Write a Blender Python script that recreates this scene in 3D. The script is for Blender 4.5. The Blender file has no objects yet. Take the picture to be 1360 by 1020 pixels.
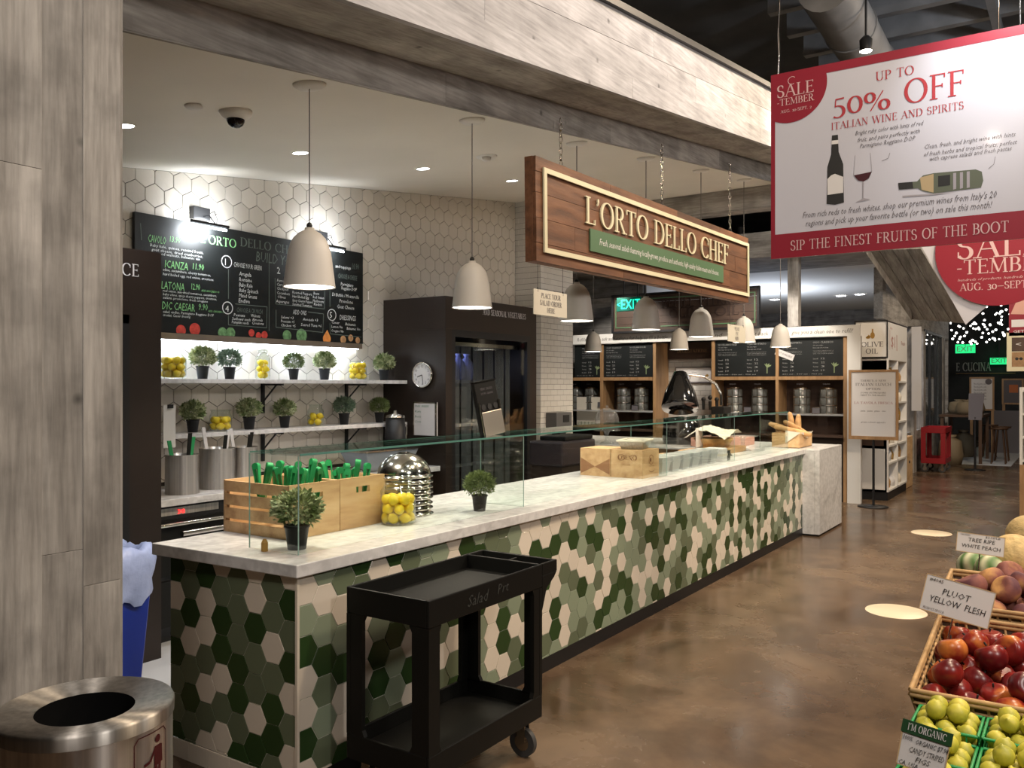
import bpy, math, random
from mathutils import Vector, Matrix, Euler
R = random.Random(7)
PI = math.pi
S = bpy.context.scene
COL = S.collection
# ------------------------------------------------------------------ camera, world, exposure
TH = math.radians(33.92); CT, ST = math.cos(TH), math.sin(TH); F = 1130.0; H = 1.6
cam_d = bpy.data.cameras.new('camera'); cam = bpy.data.objects.new('camera', cam_d); COL.objects.link(cam)
cam.location = (0, 0, H); cam.rotation_euler = (PI/2, 0, TH - PI/2)
cam_d.sensor_width = 36; cam_d.lens = F/1360*36; cam_d.shift_y = 2/1360; cam_d.clip_start = 0.05; cam_d.clip_end = 200
S.camera = cam
w = bpy.data.worlds.new('world'); S.world = w; w.use_nodes = True
w.node_tree.nodes['Background'].inputs[0].default_value = (1.0, .93, .84, 1)
w.node_tree.nodes['Background'].inputs[1].default_value = 0.05
S.view_settings.view_transform = 'Standard'; S.view_settings.look = 'None'
S.cycles.transparent_max_bounces = 32
S.view_settings.exposure = 0.1; S.view_settings.gamma = 1; S.view_settings.use_curve_mapping = False

def light(name, kind, loc, energy, color=(1, .85, .68), target=None, size=.1, spot=60, blend=.6, parent=None):
    d = bpy.data.lights.new(name, kind); d.energy = energy; d.color = color
    if kind == 'AREA': d.shape = 'DISK'; d.size = size
    else: d.shadow_soft_size = size
    if kind == 'SPOT': d.spot_size = math.radians(spot); d.spot_blend = blend
    o = bpy.data.objects.new(name, d); COL.objects.link(o); o.location = loc
    if target is not None:
        o.rotation_euler = (Vector(target) - Vector(loc)).to_track_quat('-Z', 'Y').to_euler()
    if parent: o.parent = parent
    return o
WARM = (1, .80, .58); COOL = (.86, .92, 1)
# hall track lamps, plus fills added to brighten parts; bare light without housings
light('hall_fill', 'AREA', (3.6, -0.6, 5.2), 110, WARM, (4.6, 1.4, 0), .5)
light('hall_fill', 'AREA', (7.0, 0.0, 5.4), 190, WARM, (7.0, 1.6, 0), .5)
light('hall_fill', 'AREA', (11.0, 0.2, 5.4), 150, WARM, (11.0, 1.8, 0), .5)
light('hall_fill', 'AREA', (16.0, 0.2, 5.4), 90, WARM, (16.0, 1.0, 0), .6)
light('hall_fill', 'AREA', (-0.8, 0.2, 4.6), 50, (1, .90, .82), (1.2, 2.2, 1.8), .5)
for q_ in ((-.4, -.9, 4.2), (.9, -1.3, 4.3), (2.1, -.2, 4.4), (-1.3, .8, 4.2)): light('can_streak_light', 'POINT', q_, 16, (1, .88, .74), size=.03)  # added point lights that draw bright streaks on the steel can
light('produce_spot', 'SPOT', (2.0, -1.2, 4.2), 230, WARM, (2.3, 0.1, .9), .06, 45)
light('fascia_spot', 'SPOT', (8.0, 1.2, 5.0), 330, (1, .92, .80), (8.3, 2.3, 3.7), .05, 85)
light('fascia_spot', 'SPOT', (5.2, 0.9, 5.0), 75, (1, .93, .97), (5.0, 2.3, 3.6), .05, 100)
light('fascia_spot', 'SPOT', (2.6, 0.9, 4.8), 26, (1, .93, .97), (2.9, 2.3, 3.4), .05, 100)
light('sign_spot', 'SPOT', (4.05, 0.22, 3.62), 48, (.93, .95, 1), (4.5, 0.34, 3.14), .04, 66, 1)
light('sign_fill', 'SPOT', (1.6, -0.9, 4.4), 26, (.80, .88, 1), (4.5, .8, 2.7), .1, 40, .8)  # added cool fill that takes the warm cast off the sale sign
light('store_fill', 'AREA', (17.0, 4.6, 3.3), 60, (.72, .82, 1), (17, 4.6, 0), .8)
light('store_fill', 'SPOT', (10.9, 5.8, 3.2), 150, (1, .92, .82), (12.3, 6.0, 1.5), .05, 84, .4)  # added spot to brighten the banner and left price boards
light('store_fill', 'SPOT', (10.9, 3.6, 3.2), 150, (1, .92, .82), (12.3, 3.8, 1.5), .05, 84, .4)  # added spot, same job for the right price boards
light('hall_fill', 'AREA', (0.6, -2.6, 3.6), 60, (1, .93, .86), (3.6, 2.6, 2.8), .5)  # added fill to lift the dark inner beam and fascia underside
light('hall_fill', 'AREA', (6.0, -2.6, 3.6), 55, (1, .93, .86), (7.6, 2.6, 3.4), .5)  # added fill for the far stretch of beam and fascia
light('shop_ceiling_fill', 'AREA', (16.5, 5.2, 2.2), 70, (.72, .82, 1), (16.5, 5.2, 4), .8)  # added upward fill to brighten the shop ceiling, no fixture there
light('deck_fill', 'AREA', (9.0, -1.5, 5.0), 90, (.85, .92, 1), (12.0, 0.5, 6.6), .3)  # added upward fill so the hall deck reads grey, no fixture there

# ------------------------------------------------------------------ picture measurements -> metres (photo 1360x1020)
def tt(u): return (u - 680)/F
def gx(u, Y):
    t = tt(u); return Y*(CT + ST*t)/(ST - CT*t)
def gy(u, X):
    t = tt(u); return X*(ST - CT*t)/(CT + ST*t)
def dep(X, Y): return X*CT + Y*ST
def zy(u, v, Y): return H + (512 - v)*dep(gx(u, Y), Y)/F
def zx(u, v, X): return H + (512 - v)*dep(X, gy(u, X))/F
def onz(u, v, z):
    D = (H - z)*F/(v - 512); t = tt(u); return D*(CT + ST*t), D*(ST - CT*t)
def ceil_z(x): return 2.635 + .128*x

# ------------------------------------------------------------------ materials
def nodes(m): return m.node_tree.nodes, m.node_tree.links
def mat(name, col, rough=.5, metal=0, emit=0, spec=None, alpha=None, trans=0, ior=1.45, coat=0, var=0, noise=None, bump=None, ecol=None):
    """noise=(scale, amount, (sx,sy,sz)) mottles the colour; bump=(scale, strength); var = random value per object"""
    m = bpy.data.materials.new(name); m.use_nodes = True; N, L = nodes(m); b = N['Principled BSDF']
    b.inputs['Base Color'].default_value = (*col, 1); b.inputs['Roughness'].default_value = rough; b.inputs['Metallic'].default_value = metal
    b.inputs['IOR'].default_value = ior
    if coat: b.inputs['Coat Weight'].default_value = coat; b.inputs['Coat Roughness'].default_value = .08
    if spec is not None: b.inputs['Specular IOR Level'].default_value = spec
    if trans: b.inputs['Transmission Weight'].default_value = trans
    if alpha is not None: b.inputs['Alpha'].default_value = alpha
    if emit:
        b.inputs['Emission Color'].default_value = (*(ecol or col), 1); b.inputs['Emission Strength'].default_value = emit
    src = None
    if noise or bump or var:
        tc = N.new('ShaderNodeTexCoord')
    if noise or var:
        hs = N.new('ShaderNodeHueSaturation'); hs.inputs['Color'].default_value = (*col, 1); val = None
        if noise:
            mp = N.new('ShaderNodeMapping'); mp.inputs['Scale'].default_value = noise[2] if len(noise) > 2 else (1, 1, 1)
            L.new(tc.outputs['Object'], mp.inputs[0])
            n = N.new('ShaderNodeTexNoise'); n.inputs['Scale'].default_value = noise[0]; n.inputs['Detail'].default_value = 6
            L.new(mp.outputs[0], n.inputs['Vector'])
            mr = N.new('ShaderNodeMapRange'); mr.inputs[1].default_value = .3; mr.inputs[2].default_value = .7
            mr.inputs[3].default_value = 1 - noise[1]; mr.inputs[4].default_value = 1 + noise[1]
            L.new(n.outputs[0], mr.inputs[0]); val = mr.outputs[0]
            if noise and len(noise) > 2:
                pass
        if var:
            oi = N.new('ShaderNodeObjectInfo'); m2 = N.new('ShaderNodeMapRange'); m2.inputs[3].default_value = 1 - var; m2.inputs[4].default_value = 1 + var
            L.new(oi.outputs['Random'], m2.inputs[0])
            if val is None: val = m2.outputs[0]
            else:
                mu = N.new('ShaderNodeMath'); mu.operation = 'MULTIPLY'; L.new(val, mu.inputs[0]); L.new(m2.outputs[0], mu.inputs[1]); val = mu.outputs[0]
        L.new(val, hs.inputs['Value']); L.new(hs.outputs[0], b.inputs['Base Color'])
    if bump:
        n2 = N.new('ShaderNodeTexNoise'); n2.inputs['Scale'].default_value = bump[0]; n2.inputs['Detail'].default_value = 3
        vec = tc.outputs['Object']
        if len(bump) > 2:
            mp2 = N.new('ShaderNodeMapping'); mp2.inputs['Scale'].default_value = bump[2]; L.new(vec, mp2.inputs[0]); vec = mp2.outputs[0]
        L.new(vec, n2.inputs['Vector'])
        bp = N.new('ShaderNodeBump'); bp.inputs['Strength'].default_value = bump[1]; bp.inputs['Distance'].default_value = .01
        L.new(n2.outputs[0], bp.inputs['Height']); L.new(bp.outputs[0], b.inputs['Normal'])
    return m

def thin(name, tint, ior=1.45, milk=0):
    """thin clear sheet: see-through, with the mirror share that Fresnel gives; milk = cloudy share"""
    m = bpy.data.materials.new(name); m.use_nodes = True; N, L = nodes(m); out = N['Material Output']
    tr = N.new('ShaderNodeBsdfTransparent'); tr.inputs[0].default_value = (*tint, 1); gl = N.new('ShaderNodeBsdfGlossy'); gl.inputs['Roughness'].default_value = .03
    fr = N.new('ShaderNodeFresnel'); ge = N.new('ShaderNodeNewGeometry'); mr = N.new('ShaderNodeMapRange'); mr.inputs[3].default_value = ior; mr.inputs[4].default_value = 1/ior; L.new(ge.outputs['Backfacing'], mr.inputs[0]); L.new(mr.outputs[0], fr.inputs[0]); mx = N.new('ShaderNodeMixShader'); L.new(fr.outputs[0], mx.inputs[0]); L.new(tr.outputs[0], mx.inputs[1]); L.new(gl.outputs[0], mx.inputs[2]); last = mx
    if milk:
        df = N.new('ShaderNodeBsdfDiffuse'); df.inputs[0].default_value = (.8, .8, .8, 1); m2 = N.new('ShaderNodeMixShader'); m2.inputs[0].default_value = milk; L.new(mx.outputs[0], m2.inputs[1]); L.new(df.outputs[0], m2.inputs[2]); last = m2
    L.new(last.outputs[0], out.inputs['Surface']); return m

def ramp_mat(name, stops, scale, stretch=(1, 1, 1), rough=.5, detail=8, distort=0, bump=.2, var=.12, second=None, rr=None, knots=False, fine=None):
    """colour ramp over stretched noise: weathered timber, marble, concrete"""
    m = bpy.data.materials.new(name); m.use_nodes = True; N, L = nodes(m); b = N['Principled BSDF']; b.inputs['Roughness'].default_value = rough
    tc = N.new('ShaderNodeTexCoord'); mp = N.new('ShaderNodeMapping'); mp.inputs['Scale'].default_value = stretch
    oi = N.new('ShaderNodeObjectInfo'); vm = N.new('ShaderNodeVectorMath'); vm.operation = 'MULTIPLY_ADD'
    vm.inputs[1].default_value = (1, 1, 1)
    cx = N.new('ShaderNodeCombineXYZ'); mm = N.new('ShaderNodeMath'); mm.operation = 'MULTIPLY'; mm.inputs[1].default_value = 37.0 if var else 0
    L.new(oi.outputs['Random'], mm.inputs[0])
    for k in range(3): L.new(mm.outputs[0], cx.inputs[k])
    L.new(tc.outputs['Object'], vm.inputs[0]); L.new(cx.outputs[0], vm.inputs[2]); L.new(vm.outputs[0], mp.inputs[0])
    n = N.new('ShaderNodeTexNoise'); n.inputs['Scale'].default_value = scale; n.inputs['Detail'].default_value = detail; n.inputs['Roughness'].default_value = .62
    n.inputs['Distortion'].default_value = distort; L.new(mp.outputs[0], n.inputs['Vector'])
    cr = N.new('ShaderNodeValToRGB'); e = cr.color_ramp.elements
    e[0].position, e[0].color = stops[0][0], (*stops[0][1], 1); e[1].position, e[1].color = stops[-1][0], (*stops[-1][1], 1)
    for p, c in stops[1:-1]:
        x = e.new(p); x.color = (*c, 1)
    L.new(n.outputs[0], cr.inputs[0]); out = cr.outputs[0]
    if second:   # (scale, darkest factor, lo, hi) broad blotches
        n3 = N.new('ShaderNodeTexNoise'); n3.inputs['Scale'].default_value = second[0]; n3.inputs['Detail'].default_value = 5; L.new(vm.outputs[0], n3.inputs['Vector'])
        r3 = N.new('ShaderNodeMapRange'); r3.inputs[1].default_value = second[2]; r3.inputs[2].default_value = second[3]; r3.inputs[3].default_value = second[1]; r3.inputs[4].default_value = 1
        L.new(n3.outputs[0], r3.inputs[0]); mx = N.new('ShaderNodeVectorMath'); mx.operation = 'SCALE'; L.new(out, mx.inputs[0]); L.new(r3.outputs[0], mx.inputs['Scale']); out = mx.outputs[0]
    if fine:     # close fibre streaks along the board
        mf = N.new('ShaderNodeMapping'); mf.inputs['Scale'].default_value = fine; L.new(vm.outputs[0], mf.inputs[0])
        nf = N.new('ShaderNodeTexNoise'); nf.inputs['Scale'].default_value = 9; nf.inputs['Detail'].default_value = 4; nf.inputs['Distortion'].default_value = .3; L.new(mf.outputs[0], nf.inputs['Vector'])
        rf = N.new('ShaderNodeMapRange'); rf.inputs[1].default_value = .32; rf.inputs[2].default_value = .62; rf.inputs[3].default_value = .80; rf.inputs[4].default_value = 1.08
        L.new(nf.outputs[0], rf.inputs[0]); mx = N.new('ShaderNodeVectorMath'); mx.operation = 'SCALE'; L.new(out, mx.inputs[0]); L.new(rf.outputs[0], mx.inputs['Scale']); out = mx.outputs[0]
    if knots:
        vo = N.new('ShaderNodeTexVoronoi'); vo.inputs['Scale'].default_value = 4.2; L.new(vm.outputs[0], vo.inputs['Vector'])
        r4 = N.new('ShaderNodeMapRange'); r4.inputs[1].default_value = .02; r4.inputs[2].default_value = .085; r4.inputs[3].default_value = .38; r4.inputs[4].default_value = 1
        L.new(vo.outputs['Distance'], r4.inputs[0]); mx = N.new('ShaderNodeVectorMath'); mx.operation = 'SCALE'; L.new(out, mx.inputs[0]); L.new(r4.outputs[0], mx.inputs['Scale']); out = mx.outputs[0]
    if var:
        m2 = N.new('ShaderNodeMapRange'); m2.inputs[3].default_value = 1 - var; m2.inputs[4].default_value = 1 + var; L.new(oi.outputs['Random'], m2.inputs[0])
        mx = N.new('ShaderNodeVectorMath'); mx.operation = 'SCALE'; L.new(out, mx.inputs[0]); L.new(m2.outputs[0], mx.inputs['Scale']); out = mx.outputs[0]
    L.new(out, b.inputs['Base Color'])
    if bump:
        bp = N.new('ShaderNodeBump'); bp.inputs['Strength'].default_value = bump; bp.inputs['Distance'].default_value = .01
        L.new(n.outputs[0], bp.inputs['Height']); L.new(bp.outputs[0], b.inputs['Normal'])
    if rr:
        r5 = N.new('ShaderNodeMapRange'); r5.inputs[1].default_value = .3; r5.inputs[2].default_value = .7; r5.inputs[3].default_value = rr[0]; r5.inputs[4].default_value = rr[1]
        L.new(n.outputs[0], r5.inputs[0]); L.new(r5.outputs[0], b.inputs['Roughness'])
    return m

GW = [(.22, (.12, .11, .10)), (.38, (.28, .262, .24)), (.55, (.39, .37, .343)), (.8, (.50, .475, .445))]
M = dict(
 timber_h=ramp_mat('weathered_timber_lengthwise', GW, 7, (.22, 1.5, 1.5), .85, distort=.25, detail=12, second=(4.0, .70, .36, .58), knots=True, fine=(.5, 9, 9)),
 timber_v=ramp_mat('weathered_timber_upright', GW, 7, (1.5, 1.5, .22), .85, distort=.25, detail=12, second=(5.0, .68, .36, .56), bump=.35, knots=True, fine=(9, 9, .5)),
 timber_y=ramp_mat('weathered_timber_crosswise', GW, 7, (1.5, .22, 1.5), .85, distort=.25, detail=12, second=(4.0, .70, .36, .58), knots=True, fine=(9, .5, 9)),
 fascia=ramp_mat('pale_limed_timber', [(.2, (.22, .215, .22)), (.36, (.37, .365, .375)), (.55, (.46, .455, .47)), (.8, (.55, .55, .57))], 6, (.3, 1.5, 1.5), .8, distort=.3, detail=12, second=(4.5, .8, .35, .58), knots=True, fine=(.5, 8, 8)),
 concrete=ramp_mat('polished_concrete', [(.25, (.060, .036, .021)), (.42, (.115, .071, .042)), (.58, (.165, .108, .066)), (.8, (.235, .165, .108))], 1.1, (1, 1, 1), .3, detail=10, distort=.6, bump=.03, var=0, second=(3.5, .68, .35, .6), rr=(.14, .34)),
 marble=ramp_mat('grey_veined_marble', [(.26, (.42, .41, .40)), (.38, (.64, .63, .62)), (.5, (.74, .73, .72)), (.7, (.79, .78, .77))], 2.2, (1, 1.7, 1.7), .22, detail=9, distort=1.6, bump=0, var=0, second=(22, .86, .42, .57)),
 name_wood=ramp_mat('stained_sign_boards', [(.3, (.055, .021, .009)), (.5, (.125, .050, .021)), (.7, (.18, .078, .035))], 6, (.4, 3, 3), .55, bump=.3, var=.22),
 pine=ramp_mat('pale_pine', [(.3, (.42, .24, .11)), (.5, (.58, .37, .185)), (.7, (.67, .46, .25))], 3, (1, 5, 5), .55, bump=.08, var=.08),
 oak=ramp_mat('honey_oak', [(.3, (.25, .14, .06)), (.7, (.42, .25, .12))], 5, (3, 3, .5), .5, bump=.05, var=.05),
 board_wood=ramp_mat('cutting_board_wood', [(.3, (.42, .22, .09)), (.7, (.62, .37, .18))], 5, (.6, 3, 3), .45, bump=.05, var=.1),
 oldwood=ramp_mat('faint_brown_boards', [(.3, (.045, .025, .016)), (.7, (.09, .05, .033))], 5, (3, .5, 3), .6, bump=.1, var=.1),
 white_paint=mat('white_paint', (.72, .70, .66), .6),
 ceiling=mat('ceiling_paint', (.72, .685, .62), .75, noise=(1.2, .04)),
 dark_hall=mat('dark_deck', (.06, .062, .066), .8, noise=(1.5, .3)),
 duct=mat('dull_duct_metal', (.2, .2, .205), .5, .2, noise=(3, .2)),
 black_steel=mat('black_steel', (.012, .012, .013), .45),
 brown_cab=mat('dark_brown_panel', (.022, .014, .010), .45, noise=(4, .1)),
 blackglass=mat('dark_glass', (.012, .012, .016), .08, spec=.6),
 wall_tile=mat('white_hex_glaze', (.68, .635, .565), .12, var=.08, bump=(11, .5)),
 subway=mat('white_subway_glaze', (.70, .68, .64), .2, var=.05, bump=(8, .12)),
 grout_dark=mat('dark_grout', (.035, .03, .026), .9),
 grout=mat('sage_grout', (.60, .60, .50), .8),
 t_cream=mat('cream_tile_glaze', (.74, .66, .55), .25, var=.06),
 t_dark=mat('dark_green_tile_glaze', (.028, .062, .018), .25, var=.12),
 t_mid=mat('olive_green_tile_glaze', (.135, .165, .10), .28, var=.1),
 t_light=mat('sage_green_tile_glaze', (.26, .31, .215), .28, var=.08),
 steel=mat('polished_steel', (.62, .58, .53), .16, 1),
 brushed=mat('brushed_steel', (.50, .475, .44), .42, 1, noise=(8, .2, (9, 9, .05))),
 brushed_v=mat('brushed_can_steel', (.72, .68, .64), .42, 1, noise=(6, .3, (9, 9, .05))),
 blackplastic=mat('black_plastic', (.007, .007, .006), .5, spec=.3),
 rubber=mat('grey_rubber', (.05, .05, .05), .6),
 pot=mat('black_pot', (.012, .012, .012), .5),
 lamp_shade=mat('putty_enamel', (.54, .51, .465), .45),
 lamp_in=mat('lamp_diffuser', (1, .95, .86), .5, emit=7, ecol=(1, .93, .82)),
 bulb=mat('downlight_lens', (1, 1, 1), .5, emit=14, ecol=(.95, .98, 1)),
 led=mat('led_strip', (1, 1, 1), .5, emit=14, ecol=(.82, .9, 1)),
 star=mat('string_bulb', (1, .95, .85), .5, emit=7, ecol=(1, .95, .88)),
 chalk=mat('chalkboard', (.012, .014, .014), .4, noise=(2.5, .3)),
 c_white=mat('white_chalk', (.60, .62, .60), .9),
 c_green=mat('green_chalk', (.22, .50, .20), .9),
 c_dim=mat('faint_chalk', (.13, .16, .14), .9),
 c_red=mat('red_chalk', (.50, .05, .035), .8, noise=(30, .3)),
 c_leaf=mat('cabbage_green_chalk', (.13, .26, .11), .8, noise=(35, .5)),
 c_orange=mat('orange_chalk', (.75, .27, .06), .8, noise=(20, .25)),
 c_tan=mat('tan_chalk', (.42, .23, .11), .8, noise=(25, .3)),
 cream=mat('cream_enamel', (.66, .61, .42), .4),
 signgreen=mat('muted_green_paint', (.075, .15, .075), .5),
 exitg=mat('exit_green_glow', (.0, .75, .42), .5, emit=1.6, ecol=(.02, .85, .50)),
 exitbox=mat('exit_housing', (.01, .04, .03), .4),
 glass=thin('clear_glass', (.955, .985, .97), 1.45),
 jar=thin('jar_glass', (.96, .98, .965), 1.45),
 glass_edge=mat('green_glass_edge', (.10, .24, .20), .15, spec=.7),
 lemon=mat('lemon_skin', (.82, .58, .02), .45, bump=(60, .15), var=.08),
 greenp=mat('green_plastic', (.02, .27, .085), .4, var=.15),
 redp=mat('red_plastic', (.30, .010, .016), .4),
 red=mat('sign_red', (.25, .013, .028), .4),
 offwhite=mat('sign_white', (.54, .54, .60), .25, coat=.3),
 paper=mat('white_paper', (.66, .64, .63), .6),
 ink=mat('black_ink', (.02, .02, .02), .7),
 inkgrey=mat('grey_ink', (.12, .11, .12), .7),
 inkred=mat('red_ink', (.38, .03, .04), .6),
 salmon=mat('pink_slab', (.60, .33, .26), .4),
 blue=mat('blue_bin_plastic', (.008, .03, .30), .35),
 bag=mat('pale_blue_bin_bag', (.36, .44, .72), .35, bump=(18, .5)),
 linen=mat('linen_cloth', (.68, .62, .52), .9),
 crust=mat('bread_crust', (.50, .29, .12), .7, noise=(12, .35), bump=(30, .4)),
 kraft=mat('kraft_board', (.52, .37, .2), .8),
 domeglass=thin('dome_glass', (.93, .95, .95), 1.6, .10),
 clearp=thin('clear_plastic', (.80, .82, .82), 1.5, .35),
 wicker=mat('wicker_cane', (.46, .29, .13), .6, noise=(30, .25)),
 nect=mat('placeholder', (.4, .05, .02)),
 floor_light=mat('pale_floor_tile', (.55, .56, .58), .4),
 decal=mat('cream_floor_decal', (.80, .68, .50), .4),
 leather=mat('dark_wood_stool', (.08, .04, .02), .5),
 sack=mat('burlap_sack', (.20, .15, .09), .9),
 fog=mat('frosty_bag', (.16, .17, .32), .4),
 strip=thin('plastic_strip', (.75, .77, .86), 1.4, .06),
 redglow=mat('red_digits', (1, .02, .02), .5, emit=4),
 gold=mat('olive_oil_gold', (.35, .2, .04), .5),
 melon=mat('netted_melon', (.60, .44, .20), .7, noise=(40, .2), bump=(60, .5)),
)
def skin(name, c1, c2, c3, scale=6, rough=.35, pos=(.35, .55, .7), speck=0):
    m = bpy.data.materials.new(name); m.use_nodes = True; N, L = nodes(m); b = N['Principled BSDF']; b.inputs['Roughness'].default_value = rough
    tc = N.new('ShaderNodeTexCoord'); oi = N.new('ShaderNodeObjectInfo'); ad = N.new('ShaderNodeVectorMath'); ad.operation = 'ADD'
    mm = N.new('ShaderNodeMath'); mm.operation = 'MULTIPLY'; mm.inputs[1].default_value = 50; L.new(oi.outputs['Random'], mm.inputs[0])
    L.new(tc.outputs['Object'], ad.inputs[0]); L.new(mm.outputs[0], ad.inputs[1])
    n = N.new('ShaderNodeTexNoise'); n.inputs['Scale'].default_value = scale; n.inputs['Detail'].default_value = 4; L.new(ad.outputs[0], n.inputs['Vector'])
    cr = N.new('ShaderNodeValToRGB'); e = cr.color_ramp.elements; e[0].position = pos[0]; e[0].color = (*c1, 1); e[1].position = pos[2]; e[1].color = (*c3, 1)
    x = e.new(pos[1]); x.color = (*c2, 1); L.new(n.outputs[0], cr.inputs[0]); L.new(cr.outputs[0], b.inputs['Base Color'])
    return m
M['nect'] = skin('nectarine_skin', (.10, .006, .008), (.26, .018, .012), (.62, .20, .04), 14, .3)
M['peach'] = skin('fuzzy_peach_skin', (.11, .035, .045), (.26, .09, .065), (.62, .34, .12), 11, .75, (.42, .56, .68))
M['fig'] = skin('yellow_green_fig_skin', (.34, .34, .035), (.55, .50, .05), (.66, .58, .09), 25, .5)
M['purple_fig'] = skin('dark_fig_skin', (.04, .015, .02), (.10, .04, .04), (.2, .1, .07), 20, .6)
M['stripe'] = mat('striped_melon', (.45, .5, .25), .5)
N, L = nodes(M['stripe'])
tc = N.new('ShaderNodeTexCoord'); wv = N.new('ShaderNodeTexWave'); wv.bands_direction = 'X'; wv.inputs['Scale'].default_value = 9; wv.inputs['Distortion'].default_value = 2
cr = N.new('ShaderNodeValToRGB'); cr.color_ramp.elements[0].color = (.09, .2, .05, 1); cr.color_ramp.elements[1].color = (.66, .66, .45, 1)
L.new(tc.outputs['Object'], wv.inputs[0]); L.new(wv.outputs[0], cr.inputs[0]); L.new(cr.outputs[0], N['Principled BSDF'].inputs['Base Color'])
for k_, rot_ in (('brushed_v', .25), ('brushed', .25)):
    N, L = nodes(M[k_]); b = N['Principled BSDF']; b.inputs['Anisotropic'].default_value = .97; b.inputs['Anisotropic Rotation'].default_value = rot_
    tg = N.new('ShaderNodeTangent'); tg.direction_type = 'RADIAL'; tg.axis = 'Z'; L.new(tg.outputs[0], b.inputs['Tangent'])
def leafmat(name, c, c2):
    return skin(name, c, tuple((a+b)/2 for a, b in zip(c, c2)), c2, 22, .55)
M['leaf_a'] = leafmat('variegated_leaf', (.09, .15, .03), (.62, .64, .38))
M['leaf_b'] = leafmat('fine_leaf', (.07, .11, .025), (.26, .32, .11))
M['leaf_c'] = leafmat('grey_green_leaf', (.07, .13, .08), (.25, .33, .22))

# ------------------------------------------------------------------ mesh building
class MB:
    def __init__(s): s.v = []; s.f = []; s.sm = []
    def add(s, vs, fs, smooth=False):
        o = len(s.v); s.v.extend(tuple(p) for p in vs); s.f.extend(tuple(i+o for i in f) for f in fs); s.sm.extend([smooth]*len(fs)); return s
    def box(s, x0, x1, y0, y1, z0, z1):
        return s.add([(x0,y0,z0),(x1,y0,z0),(x1,y1,z0),(x0,y1,z0),(x0,y0,z1),(x1,y0,z1),(x1,y1,z1),(x0,y1,z1)],
              [(0,3,2,1),(4,5,6,7),(0,1,5,4),(1,2,6,5),(2,3,7,6),(3,0,4,7)])
    def hexa(s, p): # 8 corners, bottom 4 then top 4
        return s.add(p, [(0,3,2,1),(4,5,6,7),(0,1,5,4),(1,2,6,5),(2,3,7,6),(3,0,4,7)])
    def rod(s, a, b, r, r2=None, n=8, smooth=True):
        a, b = Vector(a), Vector(b); r2 = r if r2 is None else r2; d = (b-a).normalized(); q = d.orthogonal().normalized(); w_ = d.cross(q)
        vs = []
        for p, rr in ((a, r), (b, r2)):
            for k in range(n):
                t = 2*PI*k/n; vs.append(p + (q*math.cos(t) + w_*math.sin(t))*rr)
        s.add(vs, [(k, (k+1) % n, n+(k+1) % n, n+k) for k in range(n)], smooth)
        return s.add(vs, [tuple(range(n-1, -1, -1)), tuple(range(n, 2*n))])
    def path(s, pts, r, n=6):
        for a, b in zip(pts, pts[1:]): s.rod(a, b, r, n=n)
        return s
    def lathe(s, prof, c=(0,0,0), n=24, smooth=True, caps=False, sx=1, sy=1):
        vs = [(c[0]+r*sx*math.cos(2*PI*k/n), c[1]+r*sy*math.sin(2*PI*k/n), c[2]+z) for r, z in prof for k in range(n)]
        fs = [(i*n+k, i*n+(k+1) % n, (i+1)*n+(k+1) % n, (i+1)*n+k) for i in range(len(prof)-1) for k in range(n)]
        s.add(vs, fs, smooth)
        if caps: m = len(prof)-1; s.add(vs, [tuple(range(n-1, -1, -1)), tuple(m*n+k for k in range(n))])
        return s
    def ball(s, c, r, sx=1, sy=1, sz=1, n=14, m=9):
        prof = [(r*math.sin(PI*i/m), -r*math.cos(PI*i/m)*sz) for i in range(m+1)]
        prof[0] = (1e-4, -r*sz); prof[-1] = (1e-4, r*sz)
        return s.lathe(prof, c, n, sx=sx, sy=sy)
    def prism(s, poly, d0, d1, plane='y'):
        n = len(poly)
        g = {'y': lambda a, b, d: (a, d, b), 'x': lambda a, b, d: (d, a, b), 'z': lambda a, b, d: (a, b, d)}[plane]
        vs = [g(a, b, d0) for a, b in poly] + [g(a, b, d1) for a, b in poly]
        return s.add(vs, [tuple(range(n)), tuple(range(2*n-1, n-1, -1))] + [(k, k+n, (k+1) % n+n, (k+1) % n) for k in range(n)])
    def mesh(s, name, m):
        me = bpy.data.meshes.new(name); me.from_pydata(s.v, [], s.f)
        if m is not None: me.materials.append(m)
        me.polygons.foreach_set('use_smooth', s.sm); me.update(); return me

def setp(o, label=None, cat=None, group=None, kind=None):
    if label: o['label'] = label
    if cat: o['category'] = cat
    if group: o['group'] = group
    if kind: o['kind'] = kind
    return o
def ob(name, mb, m=None, parent=None, loc=(0,0,0), rot=(0,0,0), bev=0, **k):
    me = mb if isinstance(mb, bpy.types.Mesh) else mb.mesh(name, M[m] if isinstance(m, str) else m)
    o = bpy.data.objects.new(name, me); COL.objects.link(o); o.location = loc; o.rotation_euler = rot
    if parent: o.parent = parent
    if bev:
        b = o.modifiers.new('bevel', 'BEVEL'); b.width = bev; b.segments = 2; b.limit_method = 'ANGLE'
    return setp(o, **k)
def thing(name, label, cat, loc=(0,0,0), rz=0, group=None, kind=None, rot=None):
    o = bpy.data.objects.new(name, None); COL.objects.link(o); o.location = loc; o.rotation_euler = rot or (0,0,rz); o.empty_display_size = .1
    return setp(o, label, cat, group, kind)
def dup(root, loc, rz=None, label=None, group=None, sc=None):
    def cp(o, par):
        c = o.copy(); COL.objects.link(c)
        if par is not None: c.parent = par
        for ch in list(o.children):
            cp(ch, c)
        return c
    r = cp(root, None); r.location = loc
    if rz is not None: r.rotation_euler = (root.rotation_euler[0], root.rotation_euler[1], rz)
    if sc: r.scale = (sc, sc, sc)
    if label: r['label'] = label
    if group: r['group'] = group
    return r
def bx(*a): return MB().box(*a)
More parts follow.
